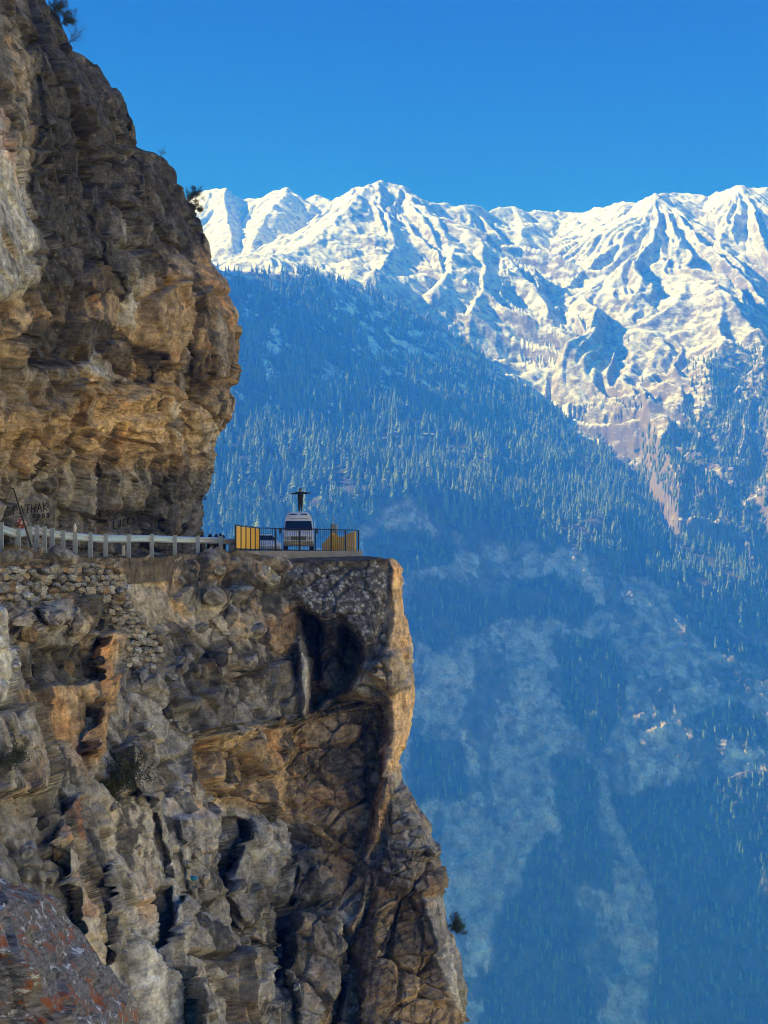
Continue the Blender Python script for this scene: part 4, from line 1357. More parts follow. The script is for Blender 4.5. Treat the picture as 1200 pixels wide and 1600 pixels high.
# ------------------------------------------------------------------ simple solid builder
class MB:
    def __init__(s):
        s.v, s.f = [], []

    def box(s, c, d, rot=None):
        n = len(s.v)
        for z in (-1, 1):
            for y in (-1, 1):
                for x in (-1, 1):
                    p = Vector((x * d[0] / 2, y * d[1] / 2, z * d[2] / 2))
                    if rot:
                        p = rot @ p
                    s.v.append(Vector(c) + p)
        for q in ((0, 2, 3, 1), (4, 5, 7, 6), (0, 1, 5, 4), (2, 6, 7, 3), (0, 4, 6, 2), (1, 3, 7, 5)):
            s.f.append([n + i for i in q])
        return s

    def tube(s, a, b, r0, r1=None, k=8, caps=True):
        a, b = Vector(a), Vector(b)
        r1 = r0 if r1 is None else r1
        t = (b - a).normalized()
        u = t.cross(Vector((0, 0, 1)) if abs(t.z) < 0.9 else Vector((1, 0, 0))).normalized()
        w = t.cross(u)
        n = len(s.v)
        for p, r in ((a, r0), (b, r1)):
            for i in range(k):
                an = 2 * math.pi * i / k
                s.v.append(p + (u * math.cos(an) + w * math.sin(an)) * r)
        for i in range(k):
            j = (i + 1) % k
            s.f.append([n + i, n + j, n + k + j, n + k + i])
        if caps:
            s.f.append([n + i for i in range(k)][::-1])
            s.f.append([n + k + i for i in range(k)])
        return s

    def loft(s, rings, close=True, caps=False):
        n = len(s.v)
        k = len(rings[0])
        for r in rings:
            s.v.extend(Vector(p) for p in r)
        for a in range(len(rings) - 1):
            for i in range(k if close else k - 1):
                j = (i + 1) % k
                s.f.append([n + a * k + i, n + a * k + j, n + (a + 1) * k + j, n + (a + 1) * k + i])
        if caps:
            s.f.append([n + i for i in range(k)][::-1])
            s.f.append([n + (len(rings) - 1) * k + i for i in range(k)])
        return s

    def build(s, name, mat, parent=None, smooth=False, bevel=0.0):
        me = bpy.data.meshes.new(name)
        me.from_pydata([tuple(v) for v in s.v], [], s.f)
        bm = bmesh.new()
        bm.from_mesh(me)
        bmesh.ops.recalc_face_normals(bm, faces=bm.faces[:])
        if bevel:
            bmesh.ops.bevel(bm, geom=bm.edges[:], offset=bevel, segments=2, affect='EDGES', profile=0.6)
        bm.to_mesh(me)
        bm.free()
        me.polygons.foreach_set('use_smooth', [smooth] * len(me.polygons))
        me.materials.append(mat)
        o = bpy.data.objects.new(name, me)
        COL.objects.link(o)
        if parent:
            o.parent = parent
        return o


M_GALV = plain('galvanised_steel', (0.62, 0.66, 0.70), 0.38, 0.55, 0.15, 9.0)
M_POST = plain('weathered_steel', (0.42, 0.44, 0.45), 0.5, 0.4, 0.25, 7.0)
M_BLACK = plain('black_paint', (0.022, 0.022, 0.024), 0.45, 0.0, 0.3, 8.0)
M_YELLOW = plain('yellow_paint', (0.90, 0.48, 0.025), 0.5, 0.0, 0.18, 3.0)
M_CONC = plain('concrete', (0.36, 0.34, 0.30), 0.9, 0.0, 0.45, 1.6, 0.6)
M_WHITE = plain('white_paint', (0.84, 0.84, 0.85), 0.28, 0.0, 0.04, 2.0)
M_GLASS = plain('tinted_glass', (0.012, 0.02, 0.026), 0.06, 0.0, 0.2, 2.0, 0.0, 0.8)
M_RUB = plain('rubber', (0.02, 0.02, 0.02), 0.8)
M_LAMP = plain('lamp_lens', (0.60, 0.50, 0.36), 0.3, 0.0)
M_BEIGE = plain('beige_bumper', (0.46, 0.34, 0.19), 0.6, 0.0, 0.25, 5.0)  # beige tone of the bumper and grille bars
M_CHROME = plain('chrome', (0.7, 0.7, 0.7), 0.15, 1.0)

# ------------------------------------------------------------------ guardrail
POSTS = [(-92, 815, 1.5), (-60, 815, 1.5), (-29, 816, 1.5), (1, 816, 1.5), (28, 825, 1.2), (46, 822, 1.35), (57, 820, 1.35), (69, 822, 1.3), (81, 825, 1.3), (98, 828, 1.25), (117, 830, 1.25), (141, 832, 1.25), (165, 834, 1.22), (201, 834, 1.2), (237, 834, 1.18), (273, 836, 1.16), (309, 837, 1.14), (345, 838, 1.12), (380, 841, 1.1)]
rail = empty('guardrail', at(190, 873, edge_depth(190) + 0.6))
tag(rail, 'galvanised steel guardrail with close posts along the road edge', 'guardrail')
tops = [at(x, y, edge_depth(x) + 0.75) for x, y, h in POSTS]
W_PROF = [(0.0, 0.155), (0.05, 0.125), (0.085, 0.095), (0.085, 0.06), (0.03, 0.02), (0.03, -0.02), (0.085, -0.06), (0.085, -0.095), (0.05, -0.125), (0.0, -0.155)]
for (x, y, h), tp in zip(POSTS, tops):
    h2 = h + 0.25
    m = MB()
    c = tp - rail.location
    # channel section: web towards the valley, flange to the right catching the light
    m.box(c + Vector((0, 0, -h2 / 2)), (0.20, 0.012, h2))
    m.box(c + Vector((0.10, 0.05, -h2 / 2)), (0.014, 0.11, h2))
    m.box(c + Vector((-0.10, 0.05, -h2 / 2)), (0.014, 0.11, h2))
    p = m.build('post', M_POST, rail)
    p.rotation_euler = (0, 0, 0)
for a, b in zip(tops[:-1], tops[1:]):
    t = (b - a).normalized()
    road_side = Vector((-t.y, t.x, 0)).normalized()
    if road_side.x > 0:
        road_side = -road_side
    off_ = road_side * 0.10 + Vector((0, 0.20, -0.26))
    a2, b2 = a - rail.location + off_, b - rail.location + off_
    side = Vector((-t.y, t.x, 0)).normalized()
    if side.y > 0:
        side = -side
    rings = []
    for c in (a2 - t * 0.05, b2 + t * 0.05):
        front = [c + side * q[0] + Vector((0, 0, q[1] * 1.25)) for q in W_PROF]
        back = [c + side * (q[0] - 0.012) + Vector((0, 0, q[1] * 1.25)) for q in W_PROF[::-1]]
        rings.append(front + back)
    MB().loft(rings, True, True).build('beam', M_GALV, rail)

# ------------------------------------------------------------------ viewing platform
D_L, D_F, D_R = 88.5, 97.6, 100.4
pA, pB, pC = at(368, 858.5, D_L), at(405, 859.5, D_F), at(560, 862, D_R)
plat = empty('viewing_platform', (pB + pC) / 2)
tag(plat, 'grey concrete platform slab on the cliff tip under the white van', 'platform')


def slab():
    f0, f1 = at(380, 859.4, 93.0), at(404, 860.2, D_F - 0.35)
    f2 = at(566.5, 863, D_R - 0.35)
    b2 = f2 + Vector((-3.2, 15, 0))
    b0 = f0 + Vector((-3, 24, 0))
    top = [f0, f1, f2, b2, b0]
    m = MB()
    n = len(top)
    o = plat.location
    for dz in (0, -0.72):
        for p in top:
            m.v.append(Vector((p.x, p.y, -0.24 + dz)) - o)
    m.f.append(list(range(n)))
    m.f.append([n + i for i in range(n)][::-1])
    for i in range(n):
        j = (i + 1) % n
        m.f.append([i, n + i, n + j, j])
    return m.build('slab', M_CONC, plat, bevel=0.03)


slab()
fence = empty('safety_railing', (pB + pC) / 2)
tag(fence, 'black barred safety railing with yellow panels around the platform', 'railing')
FH = 1.46


def fl(p):
    return p - fence.location


def run(a, b, n_bar, posts, bars=True):
    for z in (0.03, FH):
        MB().tube(fl(a) + Vector((0, 0, z)), fl(b) + Vector((0, 0, z)), 0.035, k=6).build('rail', M_BLACK, fence)
    for k in posts:
        p = fl(a.lerp(b, k))
        MB().box(p + Vector((0, 0, FH / 2 - 0.02)), (0.11, 0.09, FH + 0.06)).build('post', M_BLACK, fence)
    if bars:
        for k in range(1, n_bar):
            p = fl(a.lerp(b, k / n_bar))
            MB().box(p + Vector((0, 0, FH / 2)), (0.024, 0.024, FH)).build('bar', M_BLACK, fence)


run(pB, pC, 46, [0, 0.16, 0.40, 0.56, 0.72, 0.865, 1.0])
run(pA, pB, 5, [0, 0.2, 0.4, 0.6, 0.8], bars=False)
for k in range(5):
    a, b = fl(pA.lerp(pB, k / 5 + 0.02)), fl(pA.lerp(pB, (k + 1) / 5 - 0.02))
    t = (b - a).normalized()
    s = Vector((t.y, -t.x, 0)) * 0.02
    m = MB()
    m.loft([[a + s + Vector((0, 0, 0.08)), b + s + Vector((0, 0, 0.08)), b - s + Vector((0, 0, 0.08)), a - s + Vector((0, 0, 0.08))],
            [a + s + Vector((0, 0, FH - 0.06)), b + s + Vector((0, 0, FH - 0.06)), b - s + Vector((0, 0, FH - 0.06)), a - s + Vector((0, 0, FH - 0.06))]], True, True)
    m.build('yellow_panel', M_YELLOW, fence)
# slatted yellow side, tops cut in two slopes
qa, qb = at(557, 862, 101.0), at(503, 861, 102.5)
NS = 17
hs = np.interp(np.linspace(0, 1, NS), [0, 0.20, 0.44, 0.50, 0.74, 1.0], [1.42, 1.28, 1.00, 0.98, 1.32, 0.55])
for k in range(NS):
    a, b = fl(qa.lerp(qb, (k + 0.07) / NS)), fl(qa.lerp(qb, (k + 0.93) / NS))
    h0, h1 = hs[k], hs[min(k + 1, NS - 1)]
    a, b = a + Vector((0, 0.07, 0)), b - Vector((0, 0.07, 0))      # each slat turned rightwards to catch the bounced light
    m = MB()
    d = Vector((0, 0.03, 0))
    m.v = [a, b, b + Vector((0, 0, h1)), a + Vector((0, 0, h0)), a + d, b + d, b + d + Vector((0, 0, h1)), a + d + Vector((0, 0, h0))]
    m.f = [[0, 1, 2, 3], [7, 6, 5, 4], [0, 4, 5, 1], [2, 6, 7, 3], [1, 5, 6, 2], [0, 3, 7, 4]]
    m.build('yellow_slat', M_YELLOW, fence)

# ------------------------------------------------------------------ the van
van = empty('parked_van', at(466.5, 861, 101.6), math.radians(3.0))
van.location.z = -0.24
van.scale = (1.07, 1, 1)
tag(van, 'white high roof passenger van parked behind the railing, facing the viewer', 'van')
PROF = [(0.10, 0.30), (-0.02, 0.36), (-0.05, 0.62), (0.0, 0.98), (0.12, 1.16), (0.50, 1.30), (0.62, 1.38), (1.02, 2.02), (1.10, 2.12), (1.22, 2.34), (1.42, 2.56), (1.75, 2.68), (2.6, 2.74), (5.7, 2.70), (5.95, 2.60), (6.05, 2.1), (6.08, 0.4), (6.0, 0.30)]


def hw(z):
    return float(np.interp(z, [0.2, 0.5, 1.0, 1.4, 2.0, 2.4, 2.6, 2.74], [0.90, 0.97, 0.98, 0.97, 0.90, 0.84, 0.74, 0.62]))


def van_body():
    m = MB()
    fr = [-1, -0.94, -0.7, -0.3, 0, 0.3, 0.7, 0.94, 1]
    rings = []
    for y, z in PROF:
        w = hw(z)
        r = []
        for f in fr:
            bow = (1 - f * f) * 0.07 if y < 2.0 else 0
            zz = z - (abs(f) ** 6) * (0.05 if z > 2.3 else 0.0)
            r.append(Vector((f * w, y - bow, zz)))
        rings.append(r)
    m.loft(rings, close=False)
    # flanks: strips between the profile's front and rear halves at equal heights
    n = len(fr)
    zs = [0.30, 0.5, 0.8, 1.0, 1.16, 1.30, 1.38, 1.7, 2.02, 2.12, 2.34, 2.56, 2.66]
    fy = [p[0] for p in PROF[:13]]
    fz = [p[1] for p in PROF[:13]]
    for sx in (-1, 1):
        b = len(m.v)
        for z in zs:
            y0 = float(np.interp(z, fz, fy))
            y1 = float(np.interp(z, [0.3, 0.4, 2.1, 2.6, 2.7], [6.0, 6.08, 6.05, 5.95, 5.7]))
            for k in range(5):
                m.v.append(Vector((sx * hw(z), y0 + (y1 - y0) * k / 4, z)))
        for i in range(len(zs) - 1):
            for k in range(4):
                q = [b + i * 5 + k, b + i * 5 + k + 1, b + (i + 1) * 5 + k + 1, b + (i + 1) * 5 + k]
                m.f.append(q)
    return m.build('body', M_WHITE, van, smooth=False)


body = van_body()


def pane(name, pts, mat, parent, thick=0.015, nrm=Vector((0, -1, 0))):
    m = MB()
    m.loft([[Vector(p) - nrm * thick for p in pts], [Vector(p) + nrm * thick for p in pts]], True, True)
    return m.build(name, mat, parent)


wz0, wz1 = 1.42, 2.04
wn_v = Vector((0, -0.85, 0.53))
ws = pane('windshield', [(-0.88, 0.58, wz0), (-0.45, 0.53, wz0), (0, 0.51, wz0), (0.45, 0.53, wz0), (0.88, 0.58, wz0), (0.82, 0.98, wz1), (0.4, 0.92, wz1), (0, 0.90, wz1), (-0.4, 0.92, wz1), (-0.82, 0.98, wz1)], M_GLASS, van, 0.03, wn_v)
for x0 in (-0.35, 0.30):
    MB().tube((x0, 0.50, 1.42), (x0 + 0.42, 0.62, 1.66), 0.012, k=5).build('wiper', M_BLACK, ws)
pane('grille', [(-0.48, -0.10, 0.72), (0.48, -0.10, 0.72), (0.52, -0.06, 0.98), (-0.52, -0.06, 0.98)], M_BLACK, van, 0.02)
for k in range(3):
    MB().box((0, -0.135, 0.77 + k * 0.075), (0.94, 0.02, 0.022)).build('grille_bar', M_BEIGE, van)
bump = MB().box((0, -0.10, 0.50), (1.90, 0.16, 0.30)).build('bumper', M_BEIGE, van, bevel=0.03)
MB().box((0, -0.19, 0.50), (0.52, 0.012, 0.12)).build('number_plate', plain('plate_yellow', (0.75, 0.55, 0.10), 0.5), bump)
pane('roof_vent', [(-0.55, 1.30, 2.50), (-0.12, 1.27, 2.50), (-0.12, 1.33, 2.56), (-0.55, 1.36, 2.56)], M_BLACK, van, 0.012, Vector((0, -0.7, 0.7)))
pane('roof_vent', [(0.12, 1.27, 2.50), (0.55, 1.30, 2.50), (0.55, 1.36, 2.56), (0.12, 1.33, 2.56)], M_BLACK, van, 0.012, Vector((0, -0.7, 0.7)))
pane('roof_seam', [(-0.60, 1.09, 2.22), (0.60, 1.09, 2.22), (0.60, 1.10, 2.25), (-0.60, 1.10, 2.25)], M_POST, van, 0.02, Vector((0, -0.85, 0.5)))
for sx in (-1, 1):
    hl = pane('headlight', [(sx * 0.60, -0.06, 0.72), (sx * 0.93, 0.0, 0.76), (sx * 0.90, 0.05, 1.00), (sx * 0.62, -0.02, 1.02)], M_LAMP, van, 0.03)
    MB().tube((sx * 0.76, -0.07, 0.87), (sx * 0.76, -0.10, 0.87), 0.085, k=12).build('bulb_ring', M_POST, hl)
    arm = MB().tube((sx * 0.93, 0.62, 1.55), (sx * 1.13, 0.55, 1.50), 0.02, k=6).build('mirror', M_BLACK, van)
    MB().box((sx * 1.16, 0.55, 1.36), (0.16, 0.10, 0.36)).build('mirror_housing', M_BLACK, arm, bevel=0.03)
    for k, (a, b) in enumerate([(1.15, 1.75), (1.95, 2.75), (2.85, 3.65), (3.75, 4.55), (4.65, 5.45)]):
        x0, x1 = hw(1.42) + 0.006, hw(2.02) + 0.006
        off = 0.25 if k == 0 else 0
        pane('side_window', [(sx * x0, a - off * 0.6, 1.45), (sx * x0, b, 1.45), (sx * x1, b, 2.02), (sx * x1, a + off * 0.6, 2.02)], M_GLASS, van, 0.008, Vector((sx, 0, 0)))
    for wy in (1.05, 4.75):
        ty = MB().tube((sx * 0.72, wy, 0.34), (sx * 0.96, wy, 0.34), 0.34, k=20).build('wheel', M_RUB, van)
        MB().tube((sx * 0.955, wy, 0.34), (sx * 0.975, wy, 0.34), 0.20, k=16).build('rim', M_GALV, ty)
    pane('drip_rail', [(sx * 0.845, 1.3, 2.36), (sx * 0.845, 5.8, 2.36), (sx * 0.84, 5.8, 2.40), (sx * 0.84, 1.3, 2.40)], M_POST, van, 0.012, Vector((sx, 0, 0)))
for sx in (-0.55, 0.55):
    MB().tube((sx, 2.2, 2.80), (sx, 5.4, 2.78), 0.02, k=6).build('roof_rail', M_POST, van)

# ------------------------------------------------------------------ the person on the roof
def person():
    root_z = 2.74 - 0.24
    base = van.matrix_basis @ Vector((0.10, 2.85, 2.735))
    H = 1.66
    J = {  # joints in metres for a 1.66 m figure facing the viewer, arms spread
        'pelvis': (0, 0, 0.90), 'waist': (0, 0.0, 1.04), 'chest': (0, 0.0, 1.22), 'upper': (0, 0.01, 1.34), 'neck': (0, 0.0, 1.41), 'head0': (0, -0.01, 1.47), 'head1': (0, -0.015, 1.555), 'head2': (0, -0.01, 1.635),
        'hl': (-0.085, 0, 0.86), 'kl': (-0.085, -0.02, 0.48), 'al': (-0.08, 0.01, 0.09), 'tl': (-0.085, -0.14, 0.035),
        'hr': (0.085, 0, 0.86), 'kr': (0.085, -0.02, 0.48), 'ar': (0.08, 0.01, 0.09), 'tr': (0.085, -0.14, 0.035),
        'sl': (-0.175, 0.01, 1.345), 'el': (-0.42, 0.0, 1.30), 'wl': (-0.65, -0.02, 1.265), 'pl': (-0.72, -0.025, 1.26),
        'sr': (0.175, 0.01, 1.345), 'er': (0.42, 0.0, 1.315), 'wr': (0.65, -0.02, 1.33), 'pr': (0.72, -0.025, 1.335)}
    R = {'pelvis': (0.19, 0.14), 'waist': (0.20, 0.14), 'chest': (0.225, 0.15), 'upper': (0.19, 0.13), 'neck': (0.058, 0.058), 'head0': (0.07, 0.075), 'head1': (0.08, 0.095), 'head2': (0.055, 0.065),
         'hl': (0.115, 0.12), 'kl': (0.085, 0.09), 'al': (0.062, 0.065), 'tl': (0.045, 0.035), 'sl': (0.09, 0.09), 'el': (0.07, 0.07), 'wl': (0.045, 0.045), 'pl': (0.042, 0.022)}
    for k in ('h', 'k', 'a', 't', 's', 'e', 'w', 'p'):
        R[k + 'r'] = R[k + 'l']
    E = [('pelvis', 'waist'), ('waist', 'chest'), ('chest', 'upper'), ('upper', 'neck'), ('neck', 'head0'), ('head0', 'head1'), ('head1', 'head2')]
    for s in 'lr':
        E += [('pelvis', 'h' + s), ('h' + s, 'k' + s), ('k' + s, 'a' + s), ('a' + s, 't' + s), ('upper', 's' + s), ('s' + s, 'e' + s), ('e' + s, 'w' + s), ('w' + s, 'p' + s)]
    # five fingers for each hand
    for s, sg in (('l', -1), ('r', 1)):
        px, py, pz = J['p' + s]
        for i, (dy, ln, dz) in enumerate([(-0.035, 0.065, 0.0), (-0.012, 0.075, 0.004), (0.010, 0.072, 0.003), (0.030, 0.055, 0.0)]):
            a, b = 'f%s%da' % (s, i), 'f%s%db' % (s, i)
            J[a] = (px + sg * (0.03 + ln * 0.5), py + dy, pz + dz)
            J[b] = (px + sg * (0.03 + ln), py + dy * 1.25, pz + dz - 0.008)
            R[a], R[b] = (0.0095, 0.0095), (0.008, 0.008)
            E += [('p' + s, a), (a, b)]
        J['th' + s] = (px - sg * 0.005, py - 0.06, pz + 0.008)
        J['tj' + s] = (px + sg * 0.03, py - 0.085, pz + 0.010)
        R['th' + s], R['tj' + s] = (0.012, 0.012), (0.009, 0.009)
        E += [('w' + s, 'th' + s), ('th' + s, 'tj' + s)]
    names = list(J)
    me = bpy.data.meshes.new('person')
    me.from_pydata([J[k] for k in names], [(names.index(a), names.index(b)) for a, b in E], [])
    o = bpy.data.objects.new('person', me)
    COL.objects.link(o)
    sk = o.modifiers.new('skin', 'SKIN')
    sk.use_smooth_shade = True
    for k, nme in enumerate(names):
        me.skin_vertices[0].data[k].radius = R[nme]
        me.skin_vertices[0].data[k].use_root = nme == 'pelvis'
    o.modifiers.new('sub', 'SUBSURF').levels = 1
    o.modifiers['sub'].render_levels = 1
    dg = bpy.context.evaluated_depsgraph_get()
    m2 = bpy.data.meshes.new_from_object(o.evaluated_get(dg))
    o.modifiers.clear()
    o.data = m2
    o.location = base
    o.rotation_euler = (0, 0, math.radians(4))
    m2.materials.clear()
    m2.materials.append(plain('dark_clothes', (0.016, 0.017, 0.020), 0.85, 0, 0.35, 9))
    m2.materials.append(plain('skin', (0.22, 0.115, 0.07), 0.55, 0, 0.15, 20))
    m2.materials.append(plain('trousers', (0.035, 0.030, 0.028), 0.85, 0, 0.3, 9))
    for p in m2.polygons:
        c = p.center
        p.material_index = 1 if (c.z > 1.43 or abs(c.x) > 0.64) else (2 if c.z < 0.92 else 0)
    tag(o, 'person in dark clothes standing on the van roof with both arms spread wide', 'person')
    # face and hair
    hair = MB()
    rings = []
    for zz, rx, ry, oy in ((1.52, 0.086, 0.075, 0.03), (1.56, 0.092, 0.088, 0.022), (1.60, 0.090, 0.098, 0.010), (1.635, 0.075, 0.085, 0.0), (1.66, 0.045, 0.05, 0.0), (1.668, 0.01, 0.01, 0.0)):
        rings.append([Vector((rx * math.cos(a), oy + ry * math.sin(a), zz)) for a in np.linspace(0, 2 * math.pi, 15)[:-1]])
    hair.loft(rings, True, True).build('hair', M_BLACK, o, smooth=True)
    for sx in (-1, 1):
        MB().tube((sx * 0.03, -0.098, 1.555), (sx * 0.03, -0.112, 1.555), 0.011, k=8).build('eye', M_BLACK, o)
        MB().tube((sx * 0.078, -0.005, 1.53), (sx * 0.096, 0.005, 1.55), 0.022, 0.016, k=8).build('ear', m2.materials[1], o)
    MB().tube((0, -0.10, 1.55), (0, -0.128, 1.515), 0.010, 0.017, k=8).build('nose', m2.materials[1], o)
    MB().box((0, -0.094, 1.488), (0.045, 0.02, 0.010)).build('mouth', plain('lips', (0.16, 0.06, 0.05), 0.6), o)
    return o


person()

# ------------------------------------------------------------------ small car behind the railing
car = empty('parked_car', at(423, 861, 110.0), math.radians(20))
car.location.z = -0.50
tag(car, 'white small car half hidden behind the bars left of the van', 'car')
CP_ = [(0, 0.35), (-0.05, 0.55), (0.05, 0.78), (0.95, 0.95), (1.55, 1.42), (2.1, 1.48), (3.2, 1.45), (3.75, 1.02), (3.95, 0.95), (4.0, 0.4), (3.9, 0.30)]


def car_w(z):
    return float(np.interp(z, [0.3, 0.6, 0.95, 1.45], [0.80, 0.85, 0.82, 0.60]))


cm = MB()
cm.loft([[Vector((f * car_w(z), y, z)) for f in (-1, -0.8, 0, 0.8, 1)] for y, z in CP_], close=False)
for sx in (-1, 1):
    n0 = len(cm.v)
    cm.v.extend(Vector((sx * car_w(z), y, z)) for y, z in CP_)
    cm.f.append([n0 + i for i in range(len(CP_))])
cm.build('body', M_WHITE, car)
pane('windshield', [(-0.72, 1.02, 1.0), (0.72, 1.02, 1.0), (0.58, 1.5, 1.38), (-0.58, 1.5, 1.38)], M_GLASS, car, 0.02, Vector((0, -0.7, 0.7)))
for sx in (-1, 1):
    pane('side_window', [(sx * 0.815, 1.25, 1.0), (sx * 0.815, 3.5, 1.0), (sx * 0.65, 3.1, 1.38), (sx * 0.65, 1.65, 1.38)], M_GLASS, car, 0.015, Vector((sx, 0, 0.3)))
    pane('headlight', [(sx * 0.45, -0.02, 0.62), (sx * 0.80, 0.06, 0.62), (sx * 0.78, 0.12, 0.78), (sx * 0.48, 0.04, 0.76)], M_LAMP, car, 0.02)
    for wy in (0.8, 3.2):
        w = MB().tube((sx * 0.66, wy, 0.29), (sx * 0.86, wy, 0.29), 0.29, k=18).build('wheel', M_RUB, car)
        MB().tube((sx * 0.855, wy, 0.29), (sx * 0.87, wy, 0.29), 0.17, k=14).build('rim', M_GALV, w)
MB().box((0, -0.07, 0.46), (1.4, 0.08, 0.22)).build('bumper', M_POST, car, bevel=0.02)

# ------------------------------------------------------------------ odds and ends along the road
pl0, pl1 = at(21, 763, edge_depth(21) + 1.2), at(49.5, 856, edge_depth(48) + 0.2)
pole = empty('leaning_pole', pl1)
tag(pole, 'thin black pole leaning over the guardrail below the painted name', 'pole')
MB().tube((0, 0, 0), pl0 - pl1, 0.055, 0.03, k=8).build('shaft', M_BLACK, pole)
MB().tube((pl0 - pl1) * 0.99, (pl0 - pl1) * 1.0 + Vector((-0.16, 0, 0.03)), 0.03, k=6).build('bent_tip', M_BLACK, pole)

pr = loose_boulder(33, 819, 27, 1, 69.5, 'cream and red painted rock at the cliff foot behind the guardrail', (1, 0.7, 0.62), (0, 0.1, 0.2))
pr.name = 'painted_rock'


def paint_rock():
    m, nt, b = new_mat('painted_stone')
    N, L = nt.nodes, nt.links
    tc = N.new('ShaderNodeTexCoord')
    nz = N.new('ShaderNodeTexNoise')
    nz.inputs['Scale'].default_value = 1.7
    nz.inputs['Detail'].default_value = 4
    L.new(tc.outputs['Object'], nz.inputs['Vector'])
    cr = N.new('ShaderNodeValToRGB')
    cr.color_ramp.elements[0].position = 0.44
    cr.color_ramp.elements[0].color = (0.42, 0.10, 0.05, 1)
    cr.color_ramp.elements[1].position = 0.52
    cr.color_ramp.elements[1].color = (0.72, 0.50, 0.40, 1)
    L.new(nz.outputs['Fac'], cr.inputs[0])
    L.new(cr.outputs[0], b.inputs['Base Color'])
    b.inputs['Roughness'].default_value = 0.8
    return m


pr.data.materials[0] = paint_rock()

M_CLOTH = plain('white_cloth', (0.78, 0.74, 0.70), 0.9, 0, 0.1, 12)
M_SACK = plain('black_plastic', (0.018, 0.018, 0.02), 0.35, 0, 0.3, 6)
M_BLUE = plain('blue_plastic', (0.01, 0.22, 0.36), 0.3, 0, 0.4, 5)


def lump(name, loc, size, mat, seed, parent=None, pinch=0.0):
    bm = bmesh.new()
    bmesh.ops.create_icosphere(bm, subdivisions=3, radius=1)
    V = np.array([v.co[:] for v in bm.verts])
    T = np.array([[v.index for v in f.verts] for f in bm.faces])
    bm.free()
    V = V * (1 + 0.22 * fbm(V * 1.6 + seed, 4, seed, gain=0.6)[:, None])
    k = 1 - pinch * np.clip(V[:, 2], 0, 1)
    V[:, :2] *= k[:, None]
    V = V * np.array(size)
    o = mesh_np(name, V, T, mat, smooth=True)
    o.location = loc
    if parent:
        o.parent = parent
    return o


tag(lump('cloth_bag', at(117, 824, edge_depth(117) + 0.7), (0.085, 0.08, 0.22), M_CLOTH, 11, pinch=0.6), 'white cloth bag hanging on top of a guardrail post', 'bag')
ms = MB()
mc = at(193, 864, edge_depth(193) + 2.4)
ms.loft([[Vector((x * w, y * 0.07, z)) for x, y in ((-1, -1), (1, -1), (1, 1), (-1, 1))] for z, w in ((-0.15, 0.075), (0.30, 0.07), (0.38, 0.055), (0.42, 0.03))], True, True)
mo = ms.build('marker_stone', M_CLOTH, None, bevel=0.008)
mo.location = mc
tag(mo, 'small white marker stone standing under the guardrail beam', 'marker stone')
SACK = [(316, 836.5, 9, 'black sack nearest the cliff foot, behind the guardrail'), (328.5, 836, 10, 'wide black sack showing above the guardrail beam'), (338, 836, 8, 'black sack left of the second last guardrail post'), (344.5, 835.5, 7, 'small black sack on top of the second last guardrail post'), (349.5, 838, 7, 'lowest black sack at the right end of the row')]
for k, (x, y, w, lab) in enumerate(SACK):
    d = edge_depth(x) + 2.0
    s_ = w * d / F_PX / 2
    z_top = at(x, y - 2.5, d).z
    o = lump('sack', at(x, y, d), (s_ * 1.05, 0.3, (z_top + 0.55) / 2), M_SACK, 20 + k, pinch=-0.1)
    o.location.z = -0.55 + (z_top + 0.55) / 2
    tag(o, lab, 'sack', 'black sacks behind the guardrail')
for x, y, w, lab in ((362, 858, 9, 'dark rough concrete block at the end of the guardrail'), (372.5, 860, 8, 'pale concrete block tucked behind the last guardrail post')):
    d = edge_depth(x) + 0.9
    m_ = d / F_PX
    b_ = MB().box((0, 0, 0), (w * m_, 0.35, 0.55)).build('concrete_block', M_CONC, None, bevel=0.03)
    b_.location = at(x, y, d)
    b_.rotation_euler = (0.03, 0.05, random.uniform(-0.3, 0.3))
    tag(b_, lab, 'block')
loc, nor = hit(lower_cliff, 302, 1372)
tag(lump('plastic_bag', loc + Vector((0, -0.12, 0.02)), (0.26, 0.2, 0.12), M_BLUE, 44), 'crumpled bright blue plastic bag caught among the lower rocks', 'bag')
mk = empty('roadside_marker', at(522, 829, 103.5))
tag(mk, 'small grey stone marker with a leaning stick above the railing', 'marker')
M_ST = plain('marker_stone_grey', (0.30, 0.33, 0.31), 0.9, 0, 0.3, 4, 0.5)
dn = Vector((0, 0, -1.35))
MB().loft([[Vector((x * w, y * 0.2, z)) for x, y in ((-1, -1), (1, -1), (1, 1), (-1, 1))] for z, w in ((-1.40, 0.28), (-0.1, 0.22), (0.28, 0.17), (0.40, 0.19), (0.46, 0.08))], True, True).build('plinth', M_ST, mk, bevel=0.02)
MB().tube((-0.07, 0, 0.40), (0.0, 0.0, 0.98), 0.035, 0.028, k=6).build('stick', M_POST, mk)
MB().tube((-0.22, 0, 0.05), (-0.20, 0, 0.50), 0.03, k=6).build('side_stick', M_BLACK, mk)
MB().tube((0.20, 0, 0.0), (0.24, 0, 0.45), 0.025, k=6).build('side_stick', M_POST, mk)

